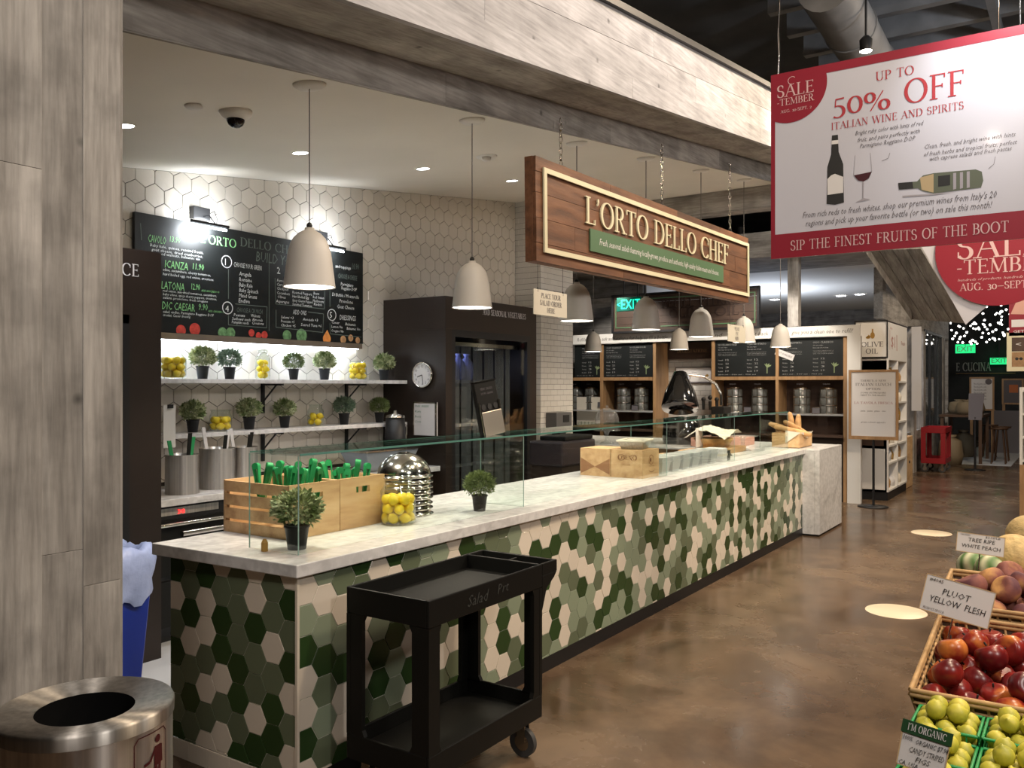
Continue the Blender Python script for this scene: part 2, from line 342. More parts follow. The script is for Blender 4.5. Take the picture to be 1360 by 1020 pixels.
YP = (PI/2, 0, 0)         # flat artwork on a face that looks towards -Y
XP = (PI/2, 0, -PI/2)     # flat artwork on a face that looks towards -X

# ------------------------------------------------------------------ lettering
_tc = {}
def hand(mb, s, x, y, w_, h, dz=.0006, shear=0, z0=0, align='L', sp=1.0):
    """sans strokes of the built-in font, fitted into a box w_ wide (None = natural) with cap height h"""
    key = (s, shear, sp)
    if key not in _tc:
        c = bpy.data.curves.new('t', 'FONT'); c.body = s; c.resolution_u = 1; c.shear = shear; c.space_character = sp
        o = bpy.data.objects.new('t', c); COL.objects.link(o)
        me = bpy.data.meshes.new_from_object(o); vs = [v.co.copy() for v in me.vertices]; fs = [tuple(p.vertices) for p in me.polygons]
        bpy.data.objects.remove(o); bpy.data.meshes.remove(me); bpy.data.curves.remove(c); _tc[key] = (vs, fs)
    vs, fs = _tc[key]
    if not vs: return
    x0 = min(v.x for v in vs); x1 = max(v.x for v in vs); k = h/.72; kx = k if w_ is None else w_/max(x1-x0, 1e-6)
    W = (x1-x0)*kx
    if align == 'C': x -= W/2
    mb.add([(x+(v.x-x0)*kx, y+v.y*k, z0+dz) for v in vs], fs)
def arc(cx, cy, rx, ry, a0, a1, n=14): return [(cx+rx*math.cos(math.radians(a0+(a1-a0)*i/n)), cy+ry*math.sin(math.radians(a0+(a1-a0)*i/n))) for i in range(n+1)]
K, T = .13, .05
def _st(x, ser=True, y0=0, y1=1): return [(K, [(x, y0), (x, y1)])] + ([('s', x, 0), ('s', x, 1)] if ser else [])
GL = {  # width, strokes (weight or 'a' = broad nib, points) and serifs ('s', x, y)
 'A': (.80, [(T, [(.07, 0), (.40, 1)]), (K, [(.40, 1), (.73, 0)]), (T, [(.2, .36), (.6, .36)]), ('s', .07, 0), ('s', .73, 0)]),
 'B': (.66, _st(.15)+[('a', [(.15, .975), (.3, .975)]+arc(.33, .75, .2, .225, 90, -90)+[(.15, .525)]), ('a', [(.15, .525), (.33, .525)]+arc(.35, .275, .24, .25, 90, -90)+[(.15, .025)])]),
 'C': (.78, [('a', arc(.46, .5, .38, .49, 42, 318, 22)), (T, [(.745, .66), (.745, .9)])]),
 'D': (.82, _st(.15)+[('a', [(.15, .975), (.32, .975)]+arc(.34, .5, .4, .475, 90, -90, 20)+[(.15, .025)])]),
 'E': (.62, _st(.15)+[(T, [(.15, .975), (.55, .975)]), (T, [(.15, .52), (.46, .52)]), (T, [(.15, .025), (.58, .025)]), (T, [(.55, 1), (.55, .83)]), (T, [(.58, 0), (.58, .18)]), (T, [(.46, .44), (.46, .6)])]),
 'F': (.58, _st(.15)+[(T, [(.15, .975), (.53, .975)]), (T, [(.15, .52), (.45, .52)]), (T, [(.53, 1), (.53, .83)]), (T, [(.45, .44), (.45, .6)])]),
 'G': (.84, [('a', arc(.46, .5, .38, .49, 42, 318, 22)), (K, [(.74, .05), (.74, .42)]), ('s', .74, .42), (T, [(.745, .68), (.745, .9)])]),
 'H': (.84, _st(.15)+_st(.69)+[(T, [(.15, .52), (.69, .52)])]),
 'I': (.34, _st(.17)),
 'J': (.4, [(K, [(.22, 1), (.22, .1), (.12, -.12)]), ('s', .22, 1)]),
 'K': (.76, _st(.15)+[(T, [(.18, .45), (.6, 1)]), (K, [(.3, .58), (.66, 0)]), ('s', .6, 1), ('s', .66, 0)]),
 'L': (.6, _st(.15)+[(T, [(.15, .025), (.56, .025)]), (T, [(.56, 0), (.56, .2)])]),
 'M': (1.0, [(T, [(.13, 0), (.17, 1)]), (K, [(.17, 1), (.5, .05)]), (T, [(.5, .05), (.83, 1)]), (K, [(.83, 1), (.87, 0)]), ('s', .13, 0), ('s', .87, 0), ('s', .13, 1), ('s', .87, 1)]),
 'N': (.84, [(T, [(.14, 0), (.14, 1)]), (K, [(.14, 1), (.7, 0)]), (T, [(.7, 0), (.7, 1)]), ('s', .14, 0), ('s', .1, 1), ('s', .7, 1)]),
 'O': (.86, [('a', arc(.43, .5, .36, .48, 0, 360, 28))]),
 'P': (.62, _st(.15)+[('a', [(.15, .975), (.3, .975)]+arc(.32, .73, .23, .245, 90, -90)+[(.15, .485)])]),
 'R': (.74, _st(.15)+[('a', [(.15, .975), (.3, .975)]+arc(.32, .74, .22, .235, 90, -90)+[(.15, .505)]), (K, [(.34, .5), (.66, 0)]), ('s', .68, 0)]),
 'S': (.56, [('a', arc(.28, .75, .19, .24, 30, 245, 14)+arc(.28, .26, .22, .25, 75, -150, 16)), (T, [(.46, .74), (.46, .95)]), (T, [(.07, .06), (.07, .3)])]),
 'T': (.72, _st(.36, False)+[(T, [(.04, .975), (.68, .975)]), (T, [(.05, 1), (.05, .8)]), (T, [(.67, 1), (.67, .8)]), ('s', .36, 0)]),
 'U': (.82, [(K, [(.15, 1), (.15, .3)]), ('a', arc(.41, .3, .26, .29, 180, 360)), (T, [(.67, .3), (.67, 1)]), ('s', .15, 1), ('s', .67, 1)]),
 'V': (.8, [(K, [(.08, 1), (.42, 0)]), (T, [(.42, 0), (.74, 1)]), ('s', .08, 1), ('s', .74, 1)]),
 'W': (1.12, [(K, [(.07, 1), (.34, 0)]), (T, [(.34, 0), (.58, 1)]), (K, [(.58, 1), (.82, 0)]), (T, [(.82, 0), (1.06, 1)]), ('s', .07, 1), ('s', 1.06, 1), ('s', .56, 1)]),
 'X': (.76, [(K, [(.1, 1), (.66, 0)]), (T, [(.64, 1), (.1, 0)]), ('s', .1, 1), ('s', .66, 0), ('s', .64, 1), ('s', .1, 0)]),
 'Y': (.74, [(K, [(.07, 1), (.37, .48)]), (T, [(.67, 1), (.37, .48)]), (K, [(.37, .5), (.37, 0)]), ('s', .07, 1), ('s', .67, 1), ('s', .37, 0)]),
 'Z': (.66, [(T, [(.07, .975), (.58, .975)]), (K, [(.55, .97), (.08, .03)]), (T, [(.07, .025), (.6, .025)]), (T, [(.08, 1), (.08, .82)]), (T, [(.59, 0), (.59, .18)])]),
 "'": (.22, [(.1, [(.12, 1.02), (.12, .9)]), (T, [(.15, .92), (.07, .76)])]), '.': (.24, [(.12, [(.12, 0), (.12, .11)])]), '-': (.34, [(T*1.5, [(.04, .4), (.3, .4)])]),
 '_': (.8, [(T*1.5, [(.04, .4), (.76, .4)])]), ' ': (.38, []),
 '0': (.6, [('a', arc(.3, .36, .24, .34, 0, 360, 24))]), '2': (.52, [('a', arc(.26, .5, .19, .21, 160, -40, 12)+[(.06, .03)]), (K*.7, [(.05, .04), (.48, .04)])]),
 '3': (.5, [('a', arc(.22, .54, .17, .17, 140, -90, 12)), ('a', arc(.22, .16, .22, .21, 90, -140, 14))]),
 '5': (.52, [(T, [(.13, .72), (.1, .38)]), (T*1.4, [(.12, .7), (.45, .72)]), ('a', arc(.2, .17, .25, .25, 110, -130, 16))]),
 '%': (1.0, [('a', arc(.22, .52, .17, .2, 0, 360, 18)), ('a', arc(.76, .16, .17, .2, 0, 360, 18)), (T, [(.72, .74), (.24, -.04)])]),
}
def serif_w(s, sp=.06): return sum(GL[c][0]+sp for c in s)-sp
def serif(mb, s, x, y, h, width=None, depth=.0008, sp=.06, align='L', wt=1.0, z0=0):
    k = 1.0 if width is None else width/(serif_w(s, sp)*h); X = x
    if align == 'C': X = x - serif_w(s, sp)*h*k/2
    e = 0
    for c in s:
        g = GL[c]
        def quad(a, b, c_, d):
            nonlocal e
            e += 1; zt = z0 + depth + (e % 7)*1e-5
            pts = [(X+p[0]*h*k, y+p[1]*h) for p in (a, b, c_, d)]
            ar = sum(pts[i][0]*pts[(i+1) % 4][1]-pts[(i+1) % 4][0]*pts[i][1] for i in range(4))
            if ar < 0: pts.reverse()
            vs = [(p[0], p[1], z0) for p in pts] + [(p[0], p[1], zt) for p in pts]
            mb.add(vs, [(4, 5, 6, 7)] + ([(0, 1, 5, 4), (1, 2, 6, 5), (2, 3, 7, 6), (3, 0, 4, 7)] if depth > .002 else []))
        for st in g[1]:
            if st[0] == 's':
                yy = .02 if st[2] < .3 else st[2]-.02
                quad((st[1]-.14, yy-.022), (st[1]+.14, yy-.022), (st[1]+.14, yy+.022), (st[1]-.14, yy+.022)); continue
            wgt, pts = st; off = []
            for i, p in enumerate(pts):
                a = pts[max(i-1, 0)]; b = pts[min(i+1, len(pts)-1)]; dx, dy = b[0]-a[0], b[1]-a[1]; l = math.hypot(dx, dy) or 1
                ww = (T+(K*1.15-T)*abs(dy/l)**1.5 if wgt == 'a' else wgt)*wt
                nx, ny = -dy/l*ww/2, dx/l*ww/2; off.append(((p[0]+nx, p[1]+ny), (p[0]-nx, p[1]-ny)))
            for (a, b), (c2, d2) in zip(off, off[1:]): quad(a, c2, d2, b)
        X += (g[0]+sp)*h*k
    return mb
def disc2(mb, cx, cy, rx, ry=None, z=.0006, n=20, a0=0, a1=360):
    ry = ry or rx; pts = [(cx+rx*math.cos(math.radians(a0+(a1-a0)*i/n)), cy+ry*math.sin(math.radians(a0+(a1-a0)*i/n)), z) for i in range(n if a1-a0 == 360 else n+1)]
    mb.add(pts, [tuple(range(len(pts)))]); return mb
def rect2(mb, x0, x1, y0, y1, z=.0006): mb.add([(x0, y0, z), (x1, y0, z), (x1, y1, z), (x0, y1, z)], [(0, 1, 2, 3)]); return mb
def line2(mb, pts, w_, z=.0006):
    for a, b in zip(pts, pts[1:]):
        dx, dy = b[0]-a[0], b[1]-a[1]; l = math.hypot(dx, dy) or 1; nx, ny = -dy/l*w_/2, dx/l*w_/2
        q = [(a[0]+nx, a[1]+ny, z), (a[0]-nx, a[1]-ny, z), (b[0]-nx, b[1]-ny, z), (b[0]+nx, b[1]+ny, z)]; mb.add(q, [(0, 1, 2, 3)])
    return mb
def poly2(mb, pts, z=.0006): mb.add([(a, b, z) for a, b in pts], [tuple(range(len(pts)))]); return mb
# ================================================================== THE SETTING
fl = ob('floor', bx(-6, 45, -12, 20, -.1, 0), 'concrete', kind='structure')
ob('trim_1', bx(2.3, 9.2, 3.3, 5.3, 0.0, .006), 'floor_light', kind='structure', label='pale tiled floor behind the counter')
ob('ceiling', MB().hexa([(.2, 2.62, ceil_z(.2)), (9.55, 2.62, ceil_z(9.55)), (9.55, 5.4, ceil_z(9.55)), (.2, 5.4, ceil_z(.2)),
     (.2, 2.62, ceil_z(.2)+.1), (9.55, 2.62, ceil_z(9.55)+.1), (9.55, 5.4, ceil_z(9.55)+.1), (.2, 5.4, ceil_z(.2)+.1)]), 'ceiling', kind='structure')
hc = ob('ceiling_hall', bx(-6, 45, -12, 20, 6.6, 6.7), 'dark_hall', kind='structure')
for k in range(26):
    ob('joist', bx(-.06, .06, -5, 3.2, 0, .45), 'duct', parent=hc, loc=(4+k*.8, 0, 6.13))
for k, y in enumerate((-3.2, -1.2, .9)):
    ob('girder', bx(-3, 34, y-.05, y+.05, 6.05, 6.15), 'duct', parent=hc)
ob('wall_left', bx(-6, -5.9, -12, 20, 0, 6.6), 'dark_hall', kind='structure')
ob('wall_front', bx(-6, 45, -12, -11.9, 0, 6.6), 'dark_hall', kind='structure')
ob('wall_right', bx(44.9, 45, -12, 20, 0, 6.6), 'dark_hall', kind='structure')
ob('wall_far', bx(-6, 45, 19.9, 20, 0, 6.6), 'dark_hall', kind='structure')

# polygon clipping for cut tiles
def clip(poly, a, b, c):      # keep a*x+b*y <= c
    out = []
    for i in range(len(poly)):
        p, q = poly[i], poly[(i+1) % len(poly)]; dp = a*p[0]+b*p[1]-c; dq = a*q[0]+b*q[1]-c
        if dp <= 0: out.append(p)
        if (dp < 0 < dq) or (dq < 0 < dp):
            t = dp/(dp-dq); out.append((p[0]+(q[0]-p[0])*t, p[1]+(q[1]-p[1])*t))
    return out
def area(poly): return abs(sum(poly[i][0]*poly[(i+1) % len(poly)][1]-poly[(i+1) % len(poly)][0]*poly[i][1] for i in range(len(poly))))/2
def tile_mb(poly, th, mb=None, cx=0, cz=0, ch=.0025):
    mb = mb or MB(); n = len(poly); gx_ = sum(p[0] for p in poly)/n; gz_ = sum(p[1] for p in poly)/n
    ins = []
    for p in poly:
        dx, dz = gx_-p[0], gz_-p[1]; l = math.hypot(dx, dz) or 1; ins.append((p[0]+dx/l*ch, p[1]+dz/l*ch))
    vs = [(p[0]+cx, 0, p[1]+cz) for p in poly]+[(p[0]+cx, -th+ch*.7, p[1]+cz) for p in poly]+[(p[0]+cx, -th, p[1]+cz) for p in ins]
    fs = [(i, (i+1) % n, n+(i+1) % n, n+i) for i in range(n)]+[(n+i, n+(i+1) % n, 2*n+(i+1) % n, 2*n+i) for i in range(n)]+[tuple(range(2*n, 3*n))]
    return mb.add(vs, fs)
def hexpoly(s, pointy, gap):
    r = s-gap; a0 = 90 if pointy else 0
    return [(r*math.cos(math.radians(a0+60*k)), r*math.sin(math.radians(a0+60*k))) for k in range(6)]

# ---- tiled back wall
WY = 5.30
wb = ob('wall_back', MB().add([(1.5, WY, 0), (7.96, WY, 0), (7.96, WY, ceil_z(7.96)+.05), (1.5, WY, ceil_z(1.5)+.05), (1.5, WY+.15, 0), (7.96, WY+.15, 0), (7.96, WY+.15, ceil_z(7.96)+.05), (1.5, WY+.15, ceil_z(1.5)+.05)],
    [(0, 1, 2, 3), (7, 6, 5, 4), (0, 4, 5, 1), (3, 2, 6, 7), (1, 5, 6, 2), (0, 3, 7, 4)]), 'grout_dark', kind='structure')
s = .0835; pw = s*math.sqrt(3); full = hexpoly(s, True, .0024); me_full = tile_mb(full, .007).mesh('hex_tile', M['wall_tile'])
cand = []
r_ = 0; z = .90
while z < 3.8:
    x = 2.9 + (pw/2 if r_ % 2 else 0)
    while x < 8.0:
        P = [(a+x, b+z) for a, b in full]; Q = clip(clip(clip(P, -.128, 1, 2.635-.002), 1, 0, 7.935), 0, -1, -.93)
        hid = (5.82 < x < 7.1 and z < 2.28) or (3.42 < x < 5.37 and 2.02 < z < 2.67) or (x < 3.1 and z < 2.2)
        if len(Q) > 2 and area(Q) > .00004 and not hid: cand.append((dep(x, WY), x, z, Q, len(Q) == 6 and abs(area(Q)-area(P)) < 1e-7))
        x += pw
    z += 1.5*s; r_ += 1
cand.sort(key=lambda c: c[0])
rest = MB()
for i, (d, x, z, Q, whole) in enumerate(cand):
    if i < 300:
        if whole: ob('hex_tile', me_full, parent=wb, loc=(x, WY, z))
        else: ob('hex_tile', tile_mb([(a-x, b-z) for a, b in Q], .007), 'wall_tile', parent=wb, loc=(x, WY, z))
    else: tile_mb(Q, .007, rest)
ob('far_hex_tiles', rest, 'wall_tile', parent=wb, loc=(0, WY, 0), kind='stuff')

# ---- white subway pillar
px0, px1, py0 = 7.95, 8.66, 4.97
pil = ob('trim_2', bx(px0, px1, py0, 5.6, 0, 3.85), 'grout_dark', kind='structure', label='pillar of white subway tiles')
bw, bh = .142, .062
me_b = tile_mb([(.0015, .0015), (bw-.0015, .0015), (bw-.0015, bh-.0015), (.0015, bh-.0015)], .005, ch=.0015).mesh('subway_tile', M['subway'])
n_ = 0; restp = MB(); z = 3.66; rr_ = 0
while z > .95:
    x = px0 - (bw/2 if rr_ % 2 else 0)
    while x < px1-.01:
        a, b = max(x, px0), min(x+bw, px1)
        if n_ < 290:
            if b-a > bw-.001: ob('subway_tile', me_b, parent=pil, loc=(a, py0, z))
            elif b-a > .02: ob('subway_tile', tile_mb([(.0015, .0015), (b-a-.0015, .0015), (b-a-.0015, bh-.0015), (.0015, bh-.0015)], .005, ch=.0015), 'subway', parent=pil, loc=(a, py0, z))
            n_ += 1
        x += bw
    for j in range(3):
        y0 = py0 + j*bw - (bw/2 if rr_ % 2 else 0); a, b = max(y0, py0), min(y0+bw, WY)
        if b-a > .01: restp.box(px0-.005, px0, a+.0015, b-.0015, z+.0015, z+bh-.0015)
    z -= bh; rr_ += 1
ob('side_tiles', restp, 'subway', parent=pil, kind='stuff')

# ---- timber column on the left, made of upright boards
cl = ob('trim_3', bx(.86, 1.36, 2.25, 2.62, 0, 4.6), 'grout_dark', kind='structure', label='timber-clad column')
edges = [.86, 1.03, 1.145, 1.255, 1.36]
for i in range(4):
    a, b = edges[i], edges[i+1]; cuts = [0] + sorted(R.uniform(.4, 3.1) for _ in range(2)) + [4.6]
    if i == 3: cuts = [0, 1.06, 2.7, 4.6]
    if i == 2: cuts = [0, 1.16, 4.6]
    for z0, z1 in zip(cuts, cuts[1:]):
        ob('board', bx(a-.002, b-.0005, 2.232-.002*(i % 2), 2.25, z0+.0004, z1-.0004), 'timber_v', parent=cl, bev=.0012)
ob('board', bx(.835, .86, 2.235, 2.62, 0, 4.6), 'timber_v', parent=cl)
ob('board', bx(1.36, 1.372, 2.24, 2.62, 0, 4.6), 'timber_v', parent=cl)

# ---- canopy fascia: boards following the slope
def slopebox(x0, x1, y0, y1, a0, a1, g=.001):
    return MB().hexa([(x0+g, y0, a0+.128*x0), (x1-g, y0, a0+.128*x1), (x1-g, y1, a0+.128*x1), (x0+g, y1, a0+.128*x0),
                      (x0+g, y0, a1+.128*x0), (x1-g, y0, a1+.128*x1), (x1-g, y1, a1+.128*x1), (x0+g, y1, a1+.128*x0)])
fa = ob('trim_4', slopebox(-.5, 10.4, 2.26, 2.60, 2.735, 3.19), 'grout_dark', kind='structure', label='sloping timber fascia over the counter')
for (a0, a1, cuts, th) in ((2.716, 2.84, [-.5, 1.9, 4.6, 7.0, 10.4], .032), (2.8405, 3.02, [-.5, 3.1, 5.6, 8.4, 10.4], .028), (3.0205, 3.20, [-.5, 2.2, 4.9, 7.6, 10.4], .030)):
    for c0, c1 in zip(cuts, cuts[1:]): ob('board', slopebox(c0, c1, 2.26-th, 2.26, a0, a1), 'fascia', parent=fa)
for c0, c1 in ((1.36, 4.0), (4.0, 7.4), (7.4, 10.4)): ob('soffit_board', slopebox(c0, c1, 2.255, 2.59, 2.716, 2.734), 'timber_h', parent=fa)
ob('cap_rail', slopebox(-.5, 10.4, 2.20, 2.64, 3.20, 3.24), 'black_steel', parent=fa)
inn = ob('trim_5', slopebox(-.5, 10.4, 2.6205, 2.626, 2.58, 2.9), 'grout_dark', kind='structure', label='inner timber beam under the fascia')
for c0, c1 in ((-.5, 3.28), (3.28, 5.03), (5.03, 7.05), (7.05, 8.1), (8.1, 10.4)): ob('board', slopebox(c0, c1, 2.597, 2.62, 2.558, 2.735), 'timber_h', parent=inn)
ob('soffit_board', slopebox(-.5, 9.6, 2.597, 2.612, 2.552, 2.557), 'timber_h', parent=inn)
cb = ob('trim_6', bx(9.55, 9.75, 2.73, 7.2, 3.62, 3.85), 'grout_dark', kind='structure', label='cross beam at the end of the canopy')
for y0, y1 in ((2.73, 4.4), (4.4, 5.9), (5.9, 7.2)):
    ob('board', bx(9.53, 9.55, y0+.001, y1-.001, 3.62, 3.85), 'timber_y', parent=cb); ob('board', bx(9.53, 9.75, y0+.001, y1-.001, 3.60, 3.62), 'timber_y', parent=cb)
ob('trim_7', bx(9.95, 10.15, 2.0, 7.2, 3.95, 4.1), 'timber_y', kind='structure', label='joist that carries the rear pendants')
pf = ob('trim_8', bx(10.15, 10.4, 2.26, 2.6, .0, 3.9), 'timber_v', kind='structure', label='far canopy post')
pf.location.x = 0.35; pf.hide_render = False
bpy.data.objects.remove(pf)

# ---- hexagon-tiled service counter
SL = .87
ctr = thing('service_counter', 'long service counter faced in green and cream hexagon tiles behind the black cart', 'counter', (2.245, 2.50, 0))
ob('body', bx(0, 7.03, 0, .80, .08, SL-.002), 'grout', parent=ctr)
ob('toe_kick', bx(.02, 7.03, -.004, .78, 0, .08), 'black_steel', parent=ctr)
hs = .0695; fp = hexpoly(hs, False, .0019); cols = {'t_cream': .27, 't_dark': .24, 't_mid': .20, 't_light': .29}
mats = list(cols); wts = list(cols.values())
me_h = {k: tile_mb(fp, .003, ch=.001).mesh('hex_tile', M[k]) for k in mats}
wts_end = [.22, .27, .51, 0.0]
hx = []
def hexgrid(length, end, z0):
    c = 0; x = .035
    while x < length+hs:
        zz = z0 + (hs*math.sqrt(3)/2 if c % 2 else 0) + .01 - hs*math.sqrt(3)
        while zz < SL+hs:
            P = [(a+x, b+zz) for a, b in fp]; Q = P
            for cc in ((-1, 0, -.003), (1, 0, length-.003), (0, -1, -(z0+.001)), (0, 1, SL-.003)): Q = clip(Q, *cc)
            if len(Q) > 2 and area(Q) > .0003:
                yield x, zz, Q, abs(area(Q)-area(P)) < 1e-7
            zz += hs*math.sqrt(3)
        x += 1.5*hs; c += 1
END = ('DCMDMMD', 'MMDCMDM', 'DCCMCMC', 'CMDDCMC', 'MMMDDMD', 'CCDMMCD', 'MMCMDDM', 'CDMDCMC')   # tile colours of the end face, columns from the left, top down
for x, z, Q, whole in hexgrid(.80, True, .08):
    ci = min(7, int(round((x-.035)/(1.5*hs)))); ri = int(round(((.875 if ci % 2 else .812)-z)/(hs*math.sqrt(3)))); ri = max(0, min(6, ri))
    hx.append((0, x, z, Q, whole, True, {'D': 't_dark', 'M': 't_mid', 'C': 't_cream'}[END[ci][ri]]))
for x, z, Q, whole in hexgrid(7.03, False, .08): hx.append((dep(x+2.245, 2.5), x, z, Q, whole, False, R.choices(mats, wts)[0]))
hx.sort(key=lambda c: c[0]); far = {k: MB() for k in mats}
for i, (d, x, z, Q, whole, end, mk) in enumerate(hx):
    if i < 300:
        me = me_h[mk] if whole else tile_mb([(a-x, b-z) for a, b in Q], .003, ch=.001).mesh('hex_tile', M[mk])
        if end: ob('hex_tile', me, parent=ctr, loc=(0, .80-x, z), rot=(0, 0, -PI/2))
        else: ob('hex_tile', me, parent=ctr, loc=(x, 0, z))
    else: tile_mb(Q, .003, far[mk], ch=.001)
for k, nm in (('t_cream', 'far_cream_tiles'), ('t_dark', 'far_dark_green_tiles'), ('t_mid', 'far_olive_tiles'), ('t_light', 'far_sage_tiles')):
    ob(nm, far[k], k, parent=ctr, kind='stuff')
for k in range(6):
    ob('base_tile', bx(-.008, 0, .80-.135*(k+1)+.001, .80-.135*k-.001, .001, .078), 't_cream', parent=ctr)
ob('corner_trim', bx(-.009, .003, -.009, .003, 0, SL), 't_cream', parent=ctr)
# marble end block and return
ret = thing('return_counter', 'pale grey marble end block and return of the counter beyond the green tiles', 'counter', (9.27, 2.32, 0))
ob('end_slab', bx(0, .99, 0, .05, .02, .90), 'marble', parent=ret, bev=.003)
ob('side_slab', bx(0, .03, .051, 1.03, .02, .90), 'marble', parent=ret)
ob('body', bx(.031, .97, .06, 3.6, .02, .89), 'brown_cab', parent=ret)
ob('plinth', bx(.03, .95, .03, 3.6, 0, .02), 'black_steel', parent=ret)
ob('top', MB().prism([(0, -.0), (.99, 0), (.99, 3.65), (-.55, 3.65), (-.55, 1.03), (0, 1.03)], .90, .92, 'z'), 'marble', parent=ret, bev=.003)
ob('worktop', MB().prism([(2.212, 2.467), (9.27, 2.467), (9.27, 3.34), (2.179, 3.34)], SL, .92, 'z'), 'marble', bev=.004, label='grey veined marble worktop running along the tiled service counter', cat='worktop')

# ---- far structure with dispensers, ceiling and timber
ob('trim_9', bx(12.0, 13.6, 1.9, 9, 3.42, 3.78), 'timber_y', kind='structure', label='wide timber beam over the oil shop')
ob('ceiling_shop', bx(13.6, 22, 2.2, 10, 3.46, 3.5), 'ceiling', kind='structure')
wf = ob('wall_shop', bx(22, 22.1, 2.62, 10, 0, 3.5), 'timber_y', kind='structure')
ob('trim_10', bx(12.15, 12.30, gy(1060, 12.15), gy(1046, 12.15), 2.43, 3.42), 'timber_v', kind='structure')
sf = thing('eave_soffit', 'sloping eave of grey boards right of the oil shop ceiling', 'eave', (0, 0, 0)); sf['kind'] = 'structure'
del sf['category']
A0, A1, B1, B0 = Vector((12.2, 2.44, 3.42)), Vector((12.2, 1.865, 2.47)), Vector((11, 1.11, 2.31)), Vector((11, 1.58, 3.21))
for k in range(4):
    a, b = k/4+.004, (k+1)/4-.004
    p = [A0.lerp(B0, a), A0.lerp(B0, b), A1.lerp(B1, b), A1.lerp(B1, a)]; up = Vector((.1, .02, .05))
    ob('board', MB().hexa([*p, *[q+up for q in p]]), 'timber_v', parent=sf)
ob('rafter', MB().hexa([A0, A0+Vector((-.1, 0, -.02)), A1+Vector((-.1, 0, -.02)), A1, A0+Vector((0, 0, .1)), A0+Vector((-.1, 0, .1)), A1+Vector((-.1, 0, .1)), A1+Vector((0, 0, .1))]), 'timber_v', parent=sf)
ob('rafter', MB().hexa([B0, B0+Vector((-.1, 0, -.02)), B1+Vector((-.1, 0, -.02)), B1, B0+Vector((0, 0, .1)), B0+Vector((-.1, 0, .1)), B1+Vector((-.1, 0, .1)), B1+Vector((0, 0, .1))]), 'timber_v', parent=sf)
pw_ = ob('wall_planks', bx(12.9, 13.0, 6.05, 9.0, 0, 3.42), 'grout_dark', kind='structure')
for k in range(9): ob('board', bx(12.87, 12.9, 6.05, 9.0, 1.9+k*.17+.003, 1.9+(k+1)*.17-.003), 'timber_y', parent=pw_)
# storefront beyond, running away from the viewer
st = ob('wall_storefront', bx(14.3, 22, 2.62, 2.75, 2.65, 3.46), 'timber_h', kind='structure')
for x in (17.0, 18.1, 20.9): ob('post', bx(x, x+.28, 2.58, 2.78, 0, 2.65), 'timber_v', parent=st)
ob('base_board', bx(14.3, 22, 2.63, 2.7, 0, .75), 'timber_h', parent=st)
w1 = thing('window_1', 'dark-framed shop window beyond the olive oil unit', 'window', (18.4, 2.6, .75)); w1['kind'] = 'structure'; del w1['category']
for k in range(4): ob('mullion', bx(k*.8, k*.8+.05, 0, .06, 0, 1.9), 'black_steel', parent=w1)
ob('pane', bx(0, 2.45, .025, .03, 0, 1.9), 'glass', parent=w1); ob('head_rail', bx(0, 2.45, 0, .06, 1.9, 1.96), 'black_steel', parent=w1)
lw = thing('lit_menu_panel', 'lit cream menu panel seen through the shop window', 'panel', (20.2, 3.6, 1.9))
ob('panel', bx(-.8, .8, 0, .04, 0, .62), mat('lit_panel', (.6, .5, .3), .6, emit=.5), parent=lw); ob('post', bx(-.03, .03, .041, .08, -1.9, .5), 'black_steel', parent=lw)
for k in range(3): ob('picture', bx(-.7+k*.5, -.35+k*.5, -.01, 0, .15, .5), 'oldwood', parent=lw)
ob('wall_dark', bx(30, 30.2, -6, 9, 0, 6.6), 'dark_hall', kind='structure')
ob('trim_11', bx(19.5, 28.5, 1.2, 2.3, 0, .006), 'floor_light', kind='structure', label='pale patterned floor strip far away')
# hall ducts and pipes
for i, (a, b, r, nm) in enumerate((((9, 2.2, 5.7), (19, 2.4, 5.7), .28, 'air_duct'), ((6.5, -.6, 5.75), (24, .4, 5.75), .16, 'air_duct'))):
    d = thing(nm, ['wide round air duct under the dark hall ceiling', 'slim round duct under the hall ceiling above the sale sign'][i], 'duct', a)
    v = Vector(b)-Vector(a); ob('tube', MB().rod((0, 0, 0), v, r, n=20), 'duct', parent=d)
    for k in range(1, 8): p = v*k/8; q = v.normalized()*.03; ob('joint_band', MB().rod(p-q, p+q, r+.015, n=20), 'duct', parent=d)
for i, (u, nm) in enumerate(((868, 'leftmost'), (912, 'middle'), (984, 'rightmost'))):
    y = 9.0; ob('service_pipe', MB().rod((gx(u, y), y, 3.5), (gx(u, y), y, 6.6), .07+.04*(i == 2), n=12), 'duct', label='dark vertical pipe in the hall ceiling, %s of three' % nm, cat='pipe')
# ================================================================== BACK WALL: cabinets, board, shelves
FR = 4.57
# left display fridge
g = thing('display_fridge', 'tall dark display fridge at left, by the timber column', 'fridge', (1.62, 4.48, 0))
wd = 2.985-1.62
ob('top_panel', bx(0, wd, 0, .8, 2.0, 2.375), 'brown_cab', parent=g); ob('right_panel', bx(wd-.20, wd, 0, .8, 0, 2.0), 'brown_cab', parent=g)
ob('left_panel', bx(0, .1, 0, .8, 0, 2.0), 'brown_cab', parent=g); ob('base_panel', bx(.1, wd-.2, 0, .8, 0, .18), 'brown_cab', parent=g); ob('back_panel', bx(.1, wd-.2, .7, .8, .18, 2.0), 'black_steel', parent=g)
dr = ob('door', bx(.12, wd-.22, .02, .03, .2, 1.98), 'blackglass', parent=g)
ob('door_frame', MB().box(.1, wd-.2, .0, .04, 1.95, 2.0).box(.1, wd-.2, 0, .04, .18, .24).box(wd-.25, wd-.2, 0, .04, .2, 2.0), 'black_steel', parent=g)
